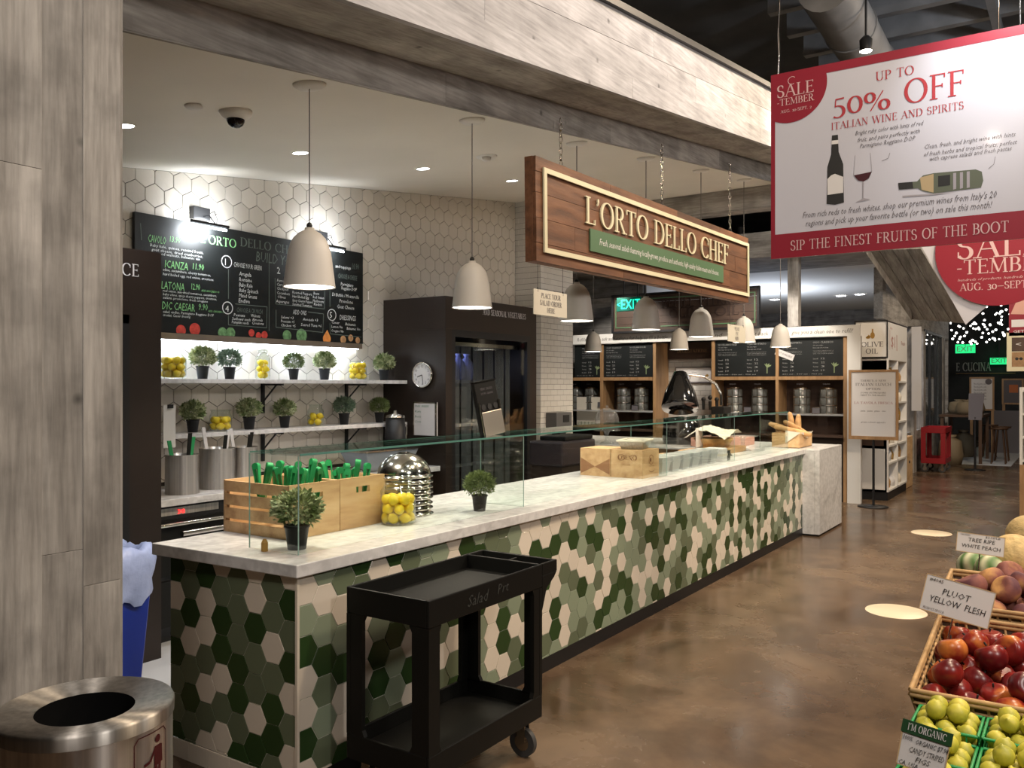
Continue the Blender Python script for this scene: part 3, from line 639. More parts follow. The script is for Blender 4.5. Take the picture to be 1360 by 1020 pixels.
t = MB(); serif(t, 'LETTUCE', 0, 0, .07, sp=.1); ob('lettering', t, 'paper', parent=g, loc=(gx(184, 4.48)-1.62-serif_w('LETTUCE', .1)*.07, -.002, 2.22), rot=YP, label='raised pale lettering')
# middle display fridge
fx = 5.77; fw = 7.235-fx
g = thing('display_fridge', 'tall dark display fridge with plastic strips behind glass, right of the wall clock', 'fridge', (fx, FR, 0))
dx0, dx1 = gx(600, FR)-fx, gx(704, FR)-fx
ob('top_panel', bx(0, fw, 0, WY-FR-.01, 2.09, 2.375), 'brown_cab', parent=g, bev=.002); ob('left_panel', bx(0, dx0, 0, WY-FR-.01, 0, 2.09), 'brown_cab', parent=g)
ob('right_panel', bx(dx1, fw, 0, WY-FR-.01, 0, 2.09), 'brown_cab', parent=g); ob('base_panel', bx(dx0, dx1, 0, .7, 0, .2), 'brown_cab', parent=g); ob('back_panel', bx(dx0, dx1, .66, .7, .2, 2.09), 'black_steel', parent=g)
ob('door_frame', MB().box(dx0, dx1, .0, .05, 2.03, 2.09).box(dx0, dx0+.05, 0, .05, .2, 2.03).box(dx1-.05, dx1, 0, .05, .2, 2.03).box(dx0, dx1, 0, .05, .2, .26), 'black_steel', parent=g)
ob('door', bx(dx0+.05, dx1-.05, .02, .028, .26, 2.03), 'glass', parent=g)
for z_ in (1.62, 1.22, .85): ob('shelf', bx(dx0, dx1-.2, .2, .6, z_, z_+.03), 'steel', parent=g)
light('fridge_light', 'AREA', (fx+dx0+.5, FR+.45, 1.98), 3.0, (.6, .65, 1), (fx+dx0+.5, FR+.4, 0), .3)
for k in range(11): ob('plastic_strip', bx(dx0+.08+k*.088, dx0+.155+k*.088, .09+.012*(k % 2), .093+.012*(k % 2), .3, 1.98), 'strip', parent=g)
ob('strip_rail', bx(dx0+.06, dx1-.06, .085, .12, 1.955, 1.99), 'steel', parent=g)
t = MB(); serif(t, 'AND SEASONAL VEGETABLES', 0, 0, .052, width=.72); ob('lettering', t, 'paper', parent=g, loc=(gx(698, FR)-fx-.72, -.002, 2.25), rot=YP, label='raised pale lettering')
for k in range(5):
    o = ob('produce_bag', MB().lathe([(.001, 0), (.06, 0), (.07, .05), (.065, .16), (.02, .22), (.035, .25), (.001, .25)], n=12), 'fog', label='frosted produce bag on a shelf of the strip-curtained fridge', cat='bag', group='bags in the fridge', loc=(fx+dx0+.17+k*.13, FR+.36, 1.652))
# clock and whiteboard on the fridge side
cy_, cz_ = gy(563, fx), zx(563, 498, fx)
g = thing('wall_clock', 'round white wall clock on the dark fridge side', 'clock', (fx-.002, cy_, cz_), rot=(PI/2, 0, -PI/2))
ob('case', MB().lathe([(.001, 0), (.112, 0), (.112, .03), (.104, .033), (.104, .02), (.001, .02)], n=40), 'steel', parent=g)
ob('face', MB().lathe([(.001, .021), (.103, .021)], n=40), 'paper', parent=g)
t = MB()
for k in range(12):
    a = PI/2 - (k+1)*PI/6; hand(t, str(k+1), .078*math.cos(a), .078*math.sin(a)-.011, None, .022, align='C', z0=.022)
ob('numerals', t, 'ink', parent=g)
t = MB(); line2(t, [(0, 0), (-.055, -.018)], .008, .024); line2(t, [(0, 0), (.012, -.085)], .006, .0245); ob('hand', t, 'ink', parent=g)
yA, yB = gy(554, fx), gy(585, fx)
g = thing('whiteboard', 'small whiteboard with green marker notes propped against the dark fridge side', 'whiteboard', (fx-.05, yA, zx(570, 578, fx)))
wbw = yA-yB
ob('panel', bx(0, .012, -wbw, 0, 0, .29), 'paper', parent=g); ob('frame', MB().box(-.003, .0, -wbw, -wbw+.02, 0, .29).box(-.003, 0, -.01, 0, 0, .29).box(-.003, 0, -wbw, 0, .28, .29), 'steel', parent=g)
t = MB()
for k, s_ in enumerate(('THIS WEEK', 'Kale', 'Beets', 'Corn')): hand(t, s_, .02, .245-k*.045, .16 if k == 0 else .07, .02, shear=.2)
ob('notes', t, mat('green_marker', (.03, .16, .08)), parent=g, rot=XP, loc=(-.004, 0, 0))
# back worktop and under-counter fridge
cab = thing('base_cabinet', 'low dark cabinet run under the hexagon-tiled wall', 'cabinet', (2.99, 4.68, 0))
ob('body', bx(0, 2.77, .02, .6, .1, .86), 'brown_cab', parent=cab); ob('toe_kick', bx(0, 2.77, .06, .6, 0, .1), 'black_steel', parent=cab)
ob('back_worktop', bx(2.99, 5.76, 4.62, 5.285, .862, .905), 'marble', bev=.003, label='grey stone worktop behind, under the two plant shelves', cat='worktop')
g = thing('undercounter_fridge', 'black undercounter fridge with a red digital readout', 'fridge', (3.02, 4.67, .1))
ob('front', bx(0, .88, 0, .03, 0, .755), 'black_steel', parent=g); ob('control_panel', bx(.06, .5, -.008, 0, .70, .745), 'brushed', parent=g)
t = MB(); hand(t, '38', 0, 0, .05, .028); ob('readout', t, 'redglow', parent=g, loc=(.2, -.010, .705), rot=YP)
d_ = ob('drawer', bx(.02, .86, -.02, 0, .33, .675), 'blackplastic', parent=g); ob('handle', MB().rod((.03, -.05, .648), (.83, -.05, .648), .013), 'steel', parent=d_)
d_ = ob('drawer', bx(.02, .86, -.02, 0, .02, .30), 'blackplastic', parent=g); ob('handle', MB().rod((.2, -.05, .585), (.66, -.05, .585), .02), 'steel', parent=d_)

# chalkboard
BX0, BX1, BZ0, BZ1 = 3.305, 5.47, 1.965, 2.762; BY = WY-.045
g = thing('chalkboard_menu', 'large black chalkboard salad menu high on the hexagon-tiled wall', 'menu board', (BX0, BY, BZ0))
ob('panel', bx(0, BX1-BX0, 0, .03, 0, BZ1-BZ0), 'chalk', parent=g, bev=.002)
ob('batten', bx(.03, BX1-BX0-.02, -.01, .035, -.045, 0), mat('batten_wood', (.16, .12, .09), .7), parent=g, label='thin brown batten under the board')
ob('light_strip', bx(.05, BX1-BX0-.05, .005, .02, -.05, -.0455), 'led', parent=g, label='glowing strip under the board')
def bp(zx_, zy_):
    u, v = 160+zx_/3.778, 270+zy_/3.778; return gx(u, BY)-BX0, zy(u, v, BY)-BZ0
CH = {k: MB() for k in ('c_white', 'c_green', 'c_dim', 'c_red', 'c_leaf', 'c_orange', 'c_tan')}
def ch(s, x0, y, x1, h, c='c_white', f=hand, sh=.12):
    a = bp(x0, y); b = bp(x1, y); hh = h/3.778*dep(a[0]+BX0, BY)/F
    if f is hand: hand(CH[c], s, a[0], a[1], None if len(s) == 1 else b[0]-a[0], hh, shear=0 if len(s) == 1 else sh)
    else: serif(CH[c], s, a[0], a[1], hh, width=b[0]-a[0])
for row in (('CAVOLO',138,193,228,40,'c_green'),('13.90',247,192,300,30,'c_green'),('Baby kale, quinoa, roasted beets,',148,215,415,15),('goat cheese, dried cranberries,',155,237,412,15),('toasted walnuts, balsamic vin',160,254,398,15),
  ('ICANZA',222,322,338,40,'c_green'),('11.90',362,330,418,32,'c_green'),('olive, cucumbers, cherry tomatoes,',213,338,452,14),('hard boiled egg, red onion, croutons.',213,360,468,14),
  ('LATONA',205,428,320,40,'c_green'),('12.90',355,432,398,32,'c_green'),('ADD AVOCADO +3',405,442,495,10,'c_green'),('red onion, sun-dried tomatoes, cucumbers,',213,443,482,13),('baby olives, spicy cherry peppers, croutons,',213,461,482,13),('salami, provolone, fresh oregano',213,478,438,13),
  ('DIC CAESAR',208,530,372,40,'c_green'),('9.90',392,535,437,34,'c_green'),('ADD CHICKEN +5',440,545,520,10,'c_green'),('salad, endive, Parmigiano Reggiano DOP',213,549,468,14),('crostini, Caesar dressing',213,566,350,14),
  ('BUILD YOUR OWN',680,290,1010,52,'c_dim'),('CHOOSE YOUR GREEN',568,318,708,25,'c_white'),
  ('Arugula',595,362,655,21),('Romaine',595,390,658,21),('Baby Kale',595,417,662,21),('Baby Spinach',595,444,690,21),('Mixed Greens',595,471,684,21),('Endive',592,497,648,21),
  ('CHOOSE A CRUNCH',583,545,712,24,'c_dim'),('Peanuts',568,566,624,15),('Walnuts',655,570,700,15),('Sunflower seeds',560,585,652,15),('Almonds',660,590,712,15),('Pumpkin seeds',558,602,643,15),('Croutons',660,607,718,15),
  ('Farro',785,393,820,15),('Carrots',785,413,830,15),('Chickpeas',785,433,842,15),('Cucumbers',785,455,848,15),('Olives',788,475,828,15),('Asparagus',780,497,846,15),
  ('Roasted Peppers',862,452,960,14),('Hard Boiled Egg',862,472,945,14),('Spicy Cherry Peppers',862,492,965,14),('Sundried Tomatoes',862,512,960,14),('Beets',968,457,996,14),('Red Onion',965,476,1020,14),('Mushrooms',965,495,1020,14),('Radish',970,512,1010,14),
  ('ADD ONS',865,556,932,24),('Salami +3',805,577,868,14),('Prosciutto +5',805,597,872,14),('Chicken +5',805,617,878,14),('Avocado +3',915,588,990,15),('Seared Tuna +6',905,615,1008,15),
  ('and toppings',1078,322,1155,17),('10.90',1162,330,1196,32,'c_dim'),('CHOOSE A CHEESE',1092,375,1187,25,'c_dim'),('Parmigiano',1105,412,1168,17),('Reggiano DOP',1108,432,1185,17),('Di Bufala / Mozzarella',1062,464,1195,17),('Provolone',1098,498,1165,19),('Goat Cheese',1087,526,1172,19),
  ('DRESSINGS',1100,584,1180,26),('Caesar',1060,603,1098,14),('Lemon Vin',1058,624,1113,14),('Oregano Vin',1058,645,1118,14),('Balsamic',1128,612,1180,14),('Balsamic Vin',1135,634,1202,14),
  ('1',524,310,538,34),('2',785,352,803,34),('4',526,543,546,32),('5',1049,575,1066,32)): ch(*row)
ch("L'ORTO", 400, 196, 580, 44, 'c_green', serif); ch('DELLO CHEF', 600, 214, 890, 44, 'c_dim', serif)
def ring(cx, cy, r, c='c_white', w_=.006):
    a = bp(cx, cy); rr = r/3.778*dep(a[0]+BX0, BY)/F; line2(CH[c], arc(a[0], a[1], rr, rr, 0, 360, 24), w_)
for c_ in ((532, 293, 30), (537, 525, 30), (1060, 560, 28)): ring(*c_, 'c_white', .007)
def fr(pts, c='c_dim', w_=.005): line2(CH[c], [bp(*p) for p in pts], w_)
fr([(541, 330), (541, 480)]); fr([(541, 560), (541, 610), (732, 625), (735, 520), (575, 505)]); fr([(775, 375), (778, 505), (1022, 530), (1024, 440)])
fr([(780, 535), (780, 622), (1015, 648), (1018, 555), (940, 545)]); fr([(1050, 375), (1050, 520)]); fr([(1050, 600), (1052, 655), (1208, 672)]); fr([(745, 300), (745, 640)]); fr([(100, 100), (105, 185)])
for cx, cy, r, c_ in ((373, 632, 27, 'c_red'), (303, 646, 24, 'c_red'), (512, 650, 24, 'c_leaf'), (552, 650, 24, 'c_leaf'), (657, 650, 16, 'c_red'), (692, 664, 15, 'c_red'), (722, 661, 17, 'c_red'),
    (835, 664, 24, 'c_leaf'), (908, 664, 30, 'c_leaf'), (1035, 680, 23, 'c_orange'), (1117, 684, 17, 'c_tan'), (1155, 676, 15, 'c_tan'), (1190, 688, 14, 'c_tan')):
    a = bp(cx, cy); rr = r/3.778*dep(a[0]+BX0, BY)/F
    rr *= 1.15; mb = MB(); pts = clip(arc(a[0], max(a[1], rr*.55), rr, rr, 0, 360, 24)[:-1], 0, -1, -.002); poly2(mb, pts, .0005)
    if c_ == 'c_orange': mb = MB(); cy0 = max(a[1], rr*.55); poly2(mb, clip(arc(a[0], cy0, rr, rr, 140, 400, 16)+[(a[0]+rr*.1, cy0+rr*1.7)], 0, -1, -.002), .0005)
    nm_, lb_ = {'c_red': ('tomato_drawing', 'red chalk drawing'), 'c_leaf': ('cabbage_drawing', 'green chalk drawing'), 'c_orange': ('pear_drawing', 'orange chalk drawing'), 'c_tan': ('mushroom_drawing', 'tan chalk drawing')}[c_]
    ob(nm_, mb, c_, parent=g, rot=YP, loc=(0, -.001, 0), label=lb_)
for k, nm, lb in (('c_white', 'chalk_text', 'white chalk menu text'), ('c_green', 'chalk_heading', 'green chalk headings'), ('c_dim', 'chalk_outline', 'faint chalk lines and headings')):
    ob(nm, CH[k], k, parent=g, rot=YP, loc=(0, -.001, 0), label=lb)
LEDP = (.74, .85, 1)
for k in range(4):
    lx = BX0+.3+k*.53; light('strip_light', 'AREA', (lx, WY-.05, BZ0-.055), 1.7, LEDP, (lx, WY-.0, BZ0-1), .1).data.shape = 'DISK'
for i, (u0, u1) in enumerate(((253, 312), (424, 456))):
    yb = BY-.10; xa, xb = gx(u0, yb), gx(u1, yb)-(.0 if i else .06); 
    if i: xa, xb = gx(415, yb), gx(458, yb)
    xm = (xa+xb)/2; zz = BZ1-.045
    g = thing('picture_light', ['slim picture light over the left half of the chalkboard', 'slim picture light over the right half of the chalkboard, behind the nearest pendant'][i], 'lamp', (xm, WY, zz))
    ob('transformer', bx(-.07, .07, -.06, -.008, .07, .16), 'black_steel', parent=g, bev=.004)
    ob('bar', MB().rod((xa-xm, -.15, .03), (xb-xm, -.15, .03), .012), 'black_steel', parent=g)
    ob('lamp_tube', MB().rod((xa-xm+.02, -.152, .004), (xb-xm-.02, -.152, .004), .009), 'led', parent=g)
    ob('arm', MB().path([(0, -.03, .09), (.03, -.1, .10), (.04, -.15, .04)], .005), 'black_steel', parent=g)
    ob('cable', MB().path([(.07, -.03, .12), (.11, -.05, .15), (.13, -.06, .09), (.12, -.03, .01)], .003), 'black_steel', parent=g)
    light('picture_glow', 'AREA', (xm, WY-.15, zz-.012), 6-2*i, (.9, .95, 1), (xm, WY, zz-.14), .25)
    light('picture_glow', 'AREA', (xm, WY-.15, zz+.05), 3.0, (.9, .95, 1), (xm, WY, zz+.15), .3)

# shelves
SH = []
for i, (z_, lab) in enumerate(((1.645, 'upper grey marble shelf with plants and lemon jars, on black brackets'), (1.275, 'lower grey marble shelf with dark plants, on black brackets'))):
    xr = [5.765, 5.765][i]
    g = thing('wall_shelf', lab, 'shelf', (3.02, 5.0, z_))
    ob('board', bx(0, xr-3.02, 0, .29, -.03, 0), 'marble', parent=g, bev=.002)
    for u in (352, 463):
        xx = gx(u, 5.25)-3.02
        ob('bracket', MB().box(xx-.012, xx+.012, .265, .285, -.26, -.03).box(xx-.012, xx+.012, .05, .285, -.045, -.031).rod((xx, .12, -.04), (xx, .27, -.17), .007), 'black_steel', parent=g)

# ------------------------------------------------------------------ plants
def pot_mb(r, h): return MB().lathe([(.001, 0), (r*.72, 0), (r*.95, h*.9), (r*1.03, h*.9), (r*1.03, h), (r*.9, h), (r*.88, h*.85), (.001, h*.85)], n=20)
def foliage(r, n, ll, lw, up=.1, flat=.8, seed=1):
    q = random.Random(seed); mb = MB()
    for i in range(n):
        th = q.uniform(0, 2*PI); ph = math.acos(q.uniform(-.8, 1)); rad = r*(q.uniform(.3, 1)**.5)*q.uniform(.9, 1.1)
        d = Vector((math.sin(ph)*math.cos(th), math.sin(ph)*math.sin(th), math.cos(ph)*flat)); c = d*rad + Vector((0, 0, up))
        ax = (d + Vector((q.uniform(-.7, .7), q.uniform(-.7, .7), q.uniform(-.4, .7)))).normalized(); sd = ax.cross(Vector((q.uniform(-1, 1), q.uniform(-1, 1), q.uniform(-1, 1)))).normalized()
        l = ll*q.uniform(.6, 1.2); w_ = lw*q.uniform(.7, 1.2); nn = ax.cross(sd)*w_*.3
        mb.add([c, c+ax*l*.45+sd*w_+nn, c+ax*l, c+ax*l*.45-sd*w_+nn], [(0, 1, 2), (0, 2, 3)])
    for i in range(14):
        th = q.uniform(0, 2*PI); rr = q.uniform(.2, .7)*r; mb.rod((q.uniform(-.01, .01), q.uniform(-.01, .01), up-r*.8), (rr*math.cos(th), rr*math.sin(th), up+q.uniform(-.3, .5)*r), .0012, n=4)
    return mb
PR = {}
def make_plant(kind, label, loc, r, potr=.042, poth=.085, group=None, sc=1):
    if kind not in PR:
        spec = {'a': (r*.88, 1300, .022, .0062, 'leaf_a'), 'b': (r*.92, 2600, .019, .0026, 'leaf_b'), 'c': (r*.9, 1300, .022, .0045, 'leaf_c'), 'd': (r*.86, 900, .028, .008, 'leaf_a')}[kind]
        t_ = thing('potted_plant', label, 'plant', loc, 0, group)
        ob('pot', pot_mb(potr, poth), 'pot', parent=t_)
        ob('soil', MB().lathe([(.001, poth*.86), (potr*.88, poth*.86)], n=16), 'ink', parent=t_)
        ob('foliage', foliage(spec[0], *spec[1:4], up=poth+r*.68, seed=ord(kind)), spec[4], parent=t_, kind='stuff')
        PR[kind] = t_
    else:
        t_ = dup(PR[kind], loc, R.uniform(0, 6), label, group); 
        if group is None and 'group' in t_: del t_['group']
    t_.scale = (sc, sc, sc); return t_
PY = 5.13
for u, k, lab, sc in ((269, 'a', 'leafy plant in a black pot, first from the left on the upper shelf', 1.08), (305, 'c', 'round grey-green plant in a black pot, second from the left on the upper shelf', 1.05),
    (390, 'b', 'neat round fine-leaved plant in a black pot, right of the tall upper lemon jar', 1.0), (431, 'a', 'leafy plant in a black pot, left of the right-hand upper lemon jar', 1.1), (510, 'd', 'leafy plant in a black pot at the right end of the upper shelf', 1.12)):
    make_plant(k, lab, (gx(u, PY), PY, 1.6455), .085, sc=sc)
for u, k, lab, sc in ((256, 'd', 'leafy plant in a black pot at the left of the lower shelf', 1.05), (331, 'a', 'dark leafy plant in a black pot, right of the left lower lemon jar', 1.1), (378, 'd', 'dark leafy plant in a black pot, left of the right lower lemon jar', 1.05),
    (457, 'c', 'dim round plant in a black pot, second from the right end of the lower shelf', 1.1), (504, 'b', 'dim round plant in a black pot at the right end of the lower shelf', 1.05)):
    make_plant(k, lab, (gx(u, PY), PY, 1.2755), .085, sc=sc)
p = make_plant('a', 'bushy pale-tipped plant in a black pot at the glass guard corner', (2.44, 2.72, .9205), .1, sc=1.30)
p.scale = (1.25, 1.25, 1.18)
p = make_plant('b', 'round fine-leaved plant in a black pot on the worktop right of the steel bowls', (3.73, 2.72, .9205), .1, sc=1.03)

# ------------------------------------------------------------------ glass jars of lemons
lem = MB().ball((0, 0, 0), .026, sz=1.0, n=14, m=10)
for i, (x, y, z_) in enumerate(lem.v):
    if abs(z_) > .022: lem.v[i] = (x, y, z_*(1.22))
me_lem = lem.mesh('lemon', M['lemon'])
def jar(loc, r, h, neck, layers, label, glabel, rl=.026, lid=False):
    t_ = thing('glass_jar', label, 'jar', loc)
    prof = [(.001, .002), (r*.9, .002), (r, .012), (r, h*.72), (neck, h*.86), (neck, h-.008), (neck+.004, h), (neck-.002, h), (neck-.004, h*.86), (r-.004, h*.71), (r-.004, .014), (r*.88, .006), (.001, .006)]
    ob('body', MB().lathe(prof, n=28), 'jar', parent=t_); sc = rl/.026
    ob('rim', MB().lathe([(neck+.0045, h-.006), (neck+.006, h-.002), (neck+.0045, h+.002)], n=28), 'jar', parent=t_)
    z_ = .008+rl; L_ = 0; rr = max(r-.004-rl-.001, 0)
    for L_ in range(layers):
        n = max(1, int(PI/math.asin(min(1, rl/max(rr, rl))))) if rr > rl*.6 else 1
        if 1 < n < 3: n = 2
        for k in range(n):
            a = 2*PI*k/n + L_*PI/max(n, 1) + .3; rad = rr if n > 1 else 0
            o = ob('lemon', me_lem, loc=(loc[0]+rad*math.cos(a), loc[1]+rad*math.sin(a), loc[2]+z_), rot=(R.uniform(0, 6), R.uniform(0, 6), 0), label=glabel, cat='lemon', group=glabel.replace('yellow lemon', 'lemons')); o.scale = (sc,)*3
        if n > 4 and rr > 2*rl-.004:
            o = ob('lemon', me_lem, loc=(loc[0], loc[1], loc[2]+z_), rot=(R.uniform(0, 6), 1, 0), label=glabel, cat='lemon', group=glabel.replace('yellow lemon', 'lemons')); o.scale = (sc,)*3
        z_ += rl*1.72
    return t_
jar((gx(230, PY), PY, 1.6455), .085, .19, .06, 3, 'wide glass jar of lemons at the left end of the upper shelf', 'yellow lemon in the jar at the left end of the upper shelf')
jar((gx(349, PY), PY, 1.6455), .055, .225, .035, 3, 'tall necked glass jar of lemons in the middle of the upper shelf', 'yellow lemon in the tall jar in the middle of the upper shelf')
jar((gx(475, PY), PY, 1.6455), .078, .16, .062, 3, 'wide glass jar of lemons near the right end of the upper shelf', 'yellow lemon in the jar near the right end of the upper shelf')
jar((gx(293, PY), PY, 1.2755), .078, .15, .066, 2, 'glass jar of lemons left on the lower shelf', 'yellow lemon in the left jar of the lower shelf')
jar((gx(419, PY), PY, 1.2755), .066, .17, .05, 2, 'glass jar of lemons right on the lower shelf', 'yellow lemon in the right jar of the lower shelf')
jar((3.16, 2.80, .9205), .087, .225, .066, 3, 'big glass jar of lemons on the worktop in front of the steel bowls', 'yellow lemon in the big jar on the worktop', .0255)

# ------------------------------------------------------------------ things on the back worktop
def can(loc, r, h, label, tools):
    t_ = thing('utensil_canister', label, 'canister', loc)
    ob('body', MB().lathe([(.001, 0), (r, 0), (r, h), (r+.004, h+.002), (r-.002, h), (r-.003, .01), (.001, .01)], n=28), 'brushed', parent=t_)
    for k, (m_, L_, lb, nm) in enumerate(tools):
        a = k*2.4; p0 = Vector((loc[0]+.3*r*math.cos(a), loc[1]+.3*r*math.sin(a), loc[2]+.03)); p1 = p0+Vector((math.cos(a)*r*.5, math.sin(a)*r*.4, L_))
        o = thing(nm, lb, 'utensil', p0)
        d = p1-p0; ob('handle', MB().hexa([(-.012, -.004, 0), (.012, -.004, 0), (.012, .004, 0), (-.012, .004, 0), (d.x-.014, d.y-.004, d.z), (d.x+.014, d.y-.004, d.z), (d.x+.014, d.y+.004, d.z), (d.x-.014, d.y+.004, d.z)]), m_, parent=o, bev=.002)
can((gx(232, 4.9), 4.82, .906), .105, .25, 'brushed steel canister of green tongs beside the left fridge', [('greenp', .33, 'green utensil handle in the canister beside the left fridge, tallest', 'tongs'), ('greenp', .31, 'green utensil handle in the canister beside the left fridge, middle one', 'tongs'), ('blackplastic', .36, 'black utensil handle in the canister beside the left fridge', 'spatula')])
can((gx(286, 4.9), 4.88, .906), .118, .27, 'brushed steel canister of white-handled knives, middle of the back worktop', [('paper', .36, 'white utensil handle in the middle canister, left one', 'spatula'), ('paper', .38, 'white utensil handle in the middle canister, right one', 'spatula'), ('blackplastic', .33, 'black utensil handle in the middle canister', 'spatula')])
can((gx(322, 4.95), 4.95, .906), .105, .26, 'brushed steel canister of dark utensils right of the others', [('blackplastic', .33, 'dark utensil handle in the right canister, left one', 'spatula'), ('paper', .36, 'white utensil handle in the right canister', 'spatula'), ('blackplastic', .32, 'dark utensil handle in the right canister, right one', 'spatula')])
g = thing('clipboard', 'white notice sheet hanging beside the left fridge', 'notice', (gx(217, 4.98), 4.98, 1.19)); ob('sheet', bx(0, .09, 0, .004, 0, .28), 'white_paint', parent=g); ob('clip', bx(.03, .07, -.006, 0, .26, .285), 'black_steel', parent=g)
g = thing('pitcher', 'dark metal pitcher by the right end of the lower shelf', 'pitcher', (gx(525, 4.9), 4.9, .906))
ob('body', MB().lathe([(.001, 0), (.09, 0), (.095, .2), (.08, .42), (.001, .42)], n=20), 'black_steel', parent=g); ob('lid', MB().lathe([(.085, .42), (.08, .44), (.02, .455), (.015, .48), (.001, .48)], n=20), 'steel', parent=g); ob('handle', MB().path([(.09, 0, .12), (.14, 0, .16), (.14, 0, .34), (.08, 0, .38)], .01), 'steel', parent=g)
g = thing('steel_pan', 'pale oblong pan behind the bowls', 'pan', (gx(505, 4.85), 4.85, .906)); ob('body', MB().hexa([(-.25, -.1, 0), (.25, -.1, 0), (.25, .1, 0), (-.25, .1, 0), (-.32, -.15, .16), (.32, -.15, .16), (.32, .15, .16), (-.32, .15, .16)]), mat('pale_grey_plastic', (.3, .32, .36), .4), parent=g, bev=.01); ob('rim', bx(-.335, .335, -.165, .165, .16, .172), 'steel', parent=g)

# ================================================================== GLASS GUARD
gz0, gz1, gy0, gy1 = .9205, 1.317, 2.61, 2.905; xs = [2.348, 3.995, 5.97, 7.46, 9.12]
g = thing('glass_guard', 'clear glass sneeze guard standing along the front of the worktop', 'sneeze guard', (xs[0], gy0, gz0))
for a, b in zip(xs, xs[1:]):
    o = ob('front_pane', bx(a-xs[0]+.003, b-xs[0]-.003, 0, .006, 0, gz1-gz0), 'glass', parent=g)
    o = ob('top_pane', bx(a-xs[0]+.002, b-xs[0]-.002, -.006, gy1-gy0, gz1-gz0, gz1-gz0+.009), 'glass', parent=g)
    ob('polished_edge', bx(a-xs[0]+.002, b-xs[0]-.002, -.0085, -.0065, gz1-gz0, gz1-gz0+.009), 'glass_edge', parent=g)
    ob('polished_edge', bx(a-xs[0]+.002, b-xs[0]-.002, gy1-gy0+.0005, gy1-gy0+.0025, gz1-gz0+.002, gz1-gz0+.007), 'glass_edge', parent=g)
for i, x in enumerate(xs):
    ob('end_pane', bx(x-xs[0]-.003, x-xs[0]+.003, .0065, gy1-gy0, 0, gz1-gz0), 'glass', parent=g)
    ob('polished_edge', bx(x-xs[0]-.003, x-xs[0]+.003, -.002, -.0005, 0, gz1-gz0), mat('pale_glass_edge', (.20, .30, .27), .2) if i == 0 else bpy.data.materials['pale_glass_edge'], parent=g)
    ob('polished_edge', bx(x-xs[0]-.003, x-xs[0]+.003, gy1-gy0+.0005, gy1-gy0+.002, 0, gz1-gz0), bpy.data.materials['pale_glass_edge'], parent=g)
ob('clamp', MB().rod((.012, .2, 0), (.012, .2, .035), .014, n=14).rod((.012, .2, .035), (.012, .2, .05), .014, .006, n=14), 'gold', parent=g, loc=(-.03, -.02, 0), label='small brass clamp')

# ================================================================== PENDANTS
prof = [(.118, 0), (.116, .012), (.106, .093), (.097, .163), (.086, .2), (.072, .226), (.052, .247), (.03, .26), (.022, .262), (.022, .273), (.001, .273)]
shade = MB().lathe(prof+[(.001, .268)], n=40)
shade.lathe([(.118, 0), (.113, .001), (.102, .093), (.093, .16), (.07, .215), (.001, .25)], n=40); me_sh = shade.mesh('shade', M['lamp_shade'])
me_di = MB().lathe([(.001, .010), (.09, .009), (.1125, .004)], n=32).mesh('diffuser', M['lamp_in'])
me_so = MB().lathe([(.001, .273), (.012, .273), (.014, .285), (.008, .297), (.001, .298)], n=14).mesh('socket', M['black_steel'])
me_ca = MB().lathe([(.001, -.022), (.055, -.022), (.075, -.008), (.076, 0), (.001, 0)], n=28).mesh('ceiling_rose', M['white_paint'])
PZ = 2.05
lab = ['nearest pendant lamp, largest, hanging before the chalkboard', 'second nearest pendant lamp, in front of the plastic-strip fridge', 'third pendant lamp, just right of the small order sign', 'fourth pendant lamp, right beside the green exit sign', 'fifth pendant lamp of the front row, under the right half of the carved sign',
       'sixth pendant lamp of the front row, behind the small hanging card', 'farthest pendant lamp of the front row, at the corner over the marble end block', 'small pendant lamp of the rear row, between two larger shades below the carved sign', 'smallest pendant lamp, leftmost of the rear row, beyond the subway pillar']
for i, (x, y) in enumerate([(gx(411, 2.95), 2.95), (gx(627, 2.95), 2.95), (gx(766, 2.95), 2.95), (gx(858, 2.95), 2.95), (gx(931, 2.95), 2.95), (gx(988, 2.95), 2.95), (10.05, 2.96), (10.05, gy(902, 10.05)), (10.05, gy(788, 10.05))]):
    t_ = thing('pendant_lamp', lab[i], 'pendant lamp', (x, y, PZ), group='putty-coloured bell pendants')
    ob('shade', me_sh, parent=t_); ob('diffuser', me_di, parent=t_); ob('socket', me_so, parent=t_)
    top = ceil_z(x) if x < 9.5 else 3.95
    ob('cord', MB().rod((0, 0, .297), (0, 0, top-PZ-.02), .0028 if i < 2 else .0036, n=6), mat('cord_%s' % 'x', (.16, .15, .14), .6) if i == 0 else bpy.data.materials['cord_x'], parent=t_)
    o = ob('ceiling_rose', me_ca, parent=t_, loc=(0, 0, top-PZ)); o.rotation_euler = (0, -math.atan(.128) if x < 9.5 else 0, 0)
    light('pendant_light', 'SPOT', (0, 0, -.01), 62 if i < 7 else 40, (1, .87, .70), (0, 0, -1), .09, 125, .7, parent=t_)
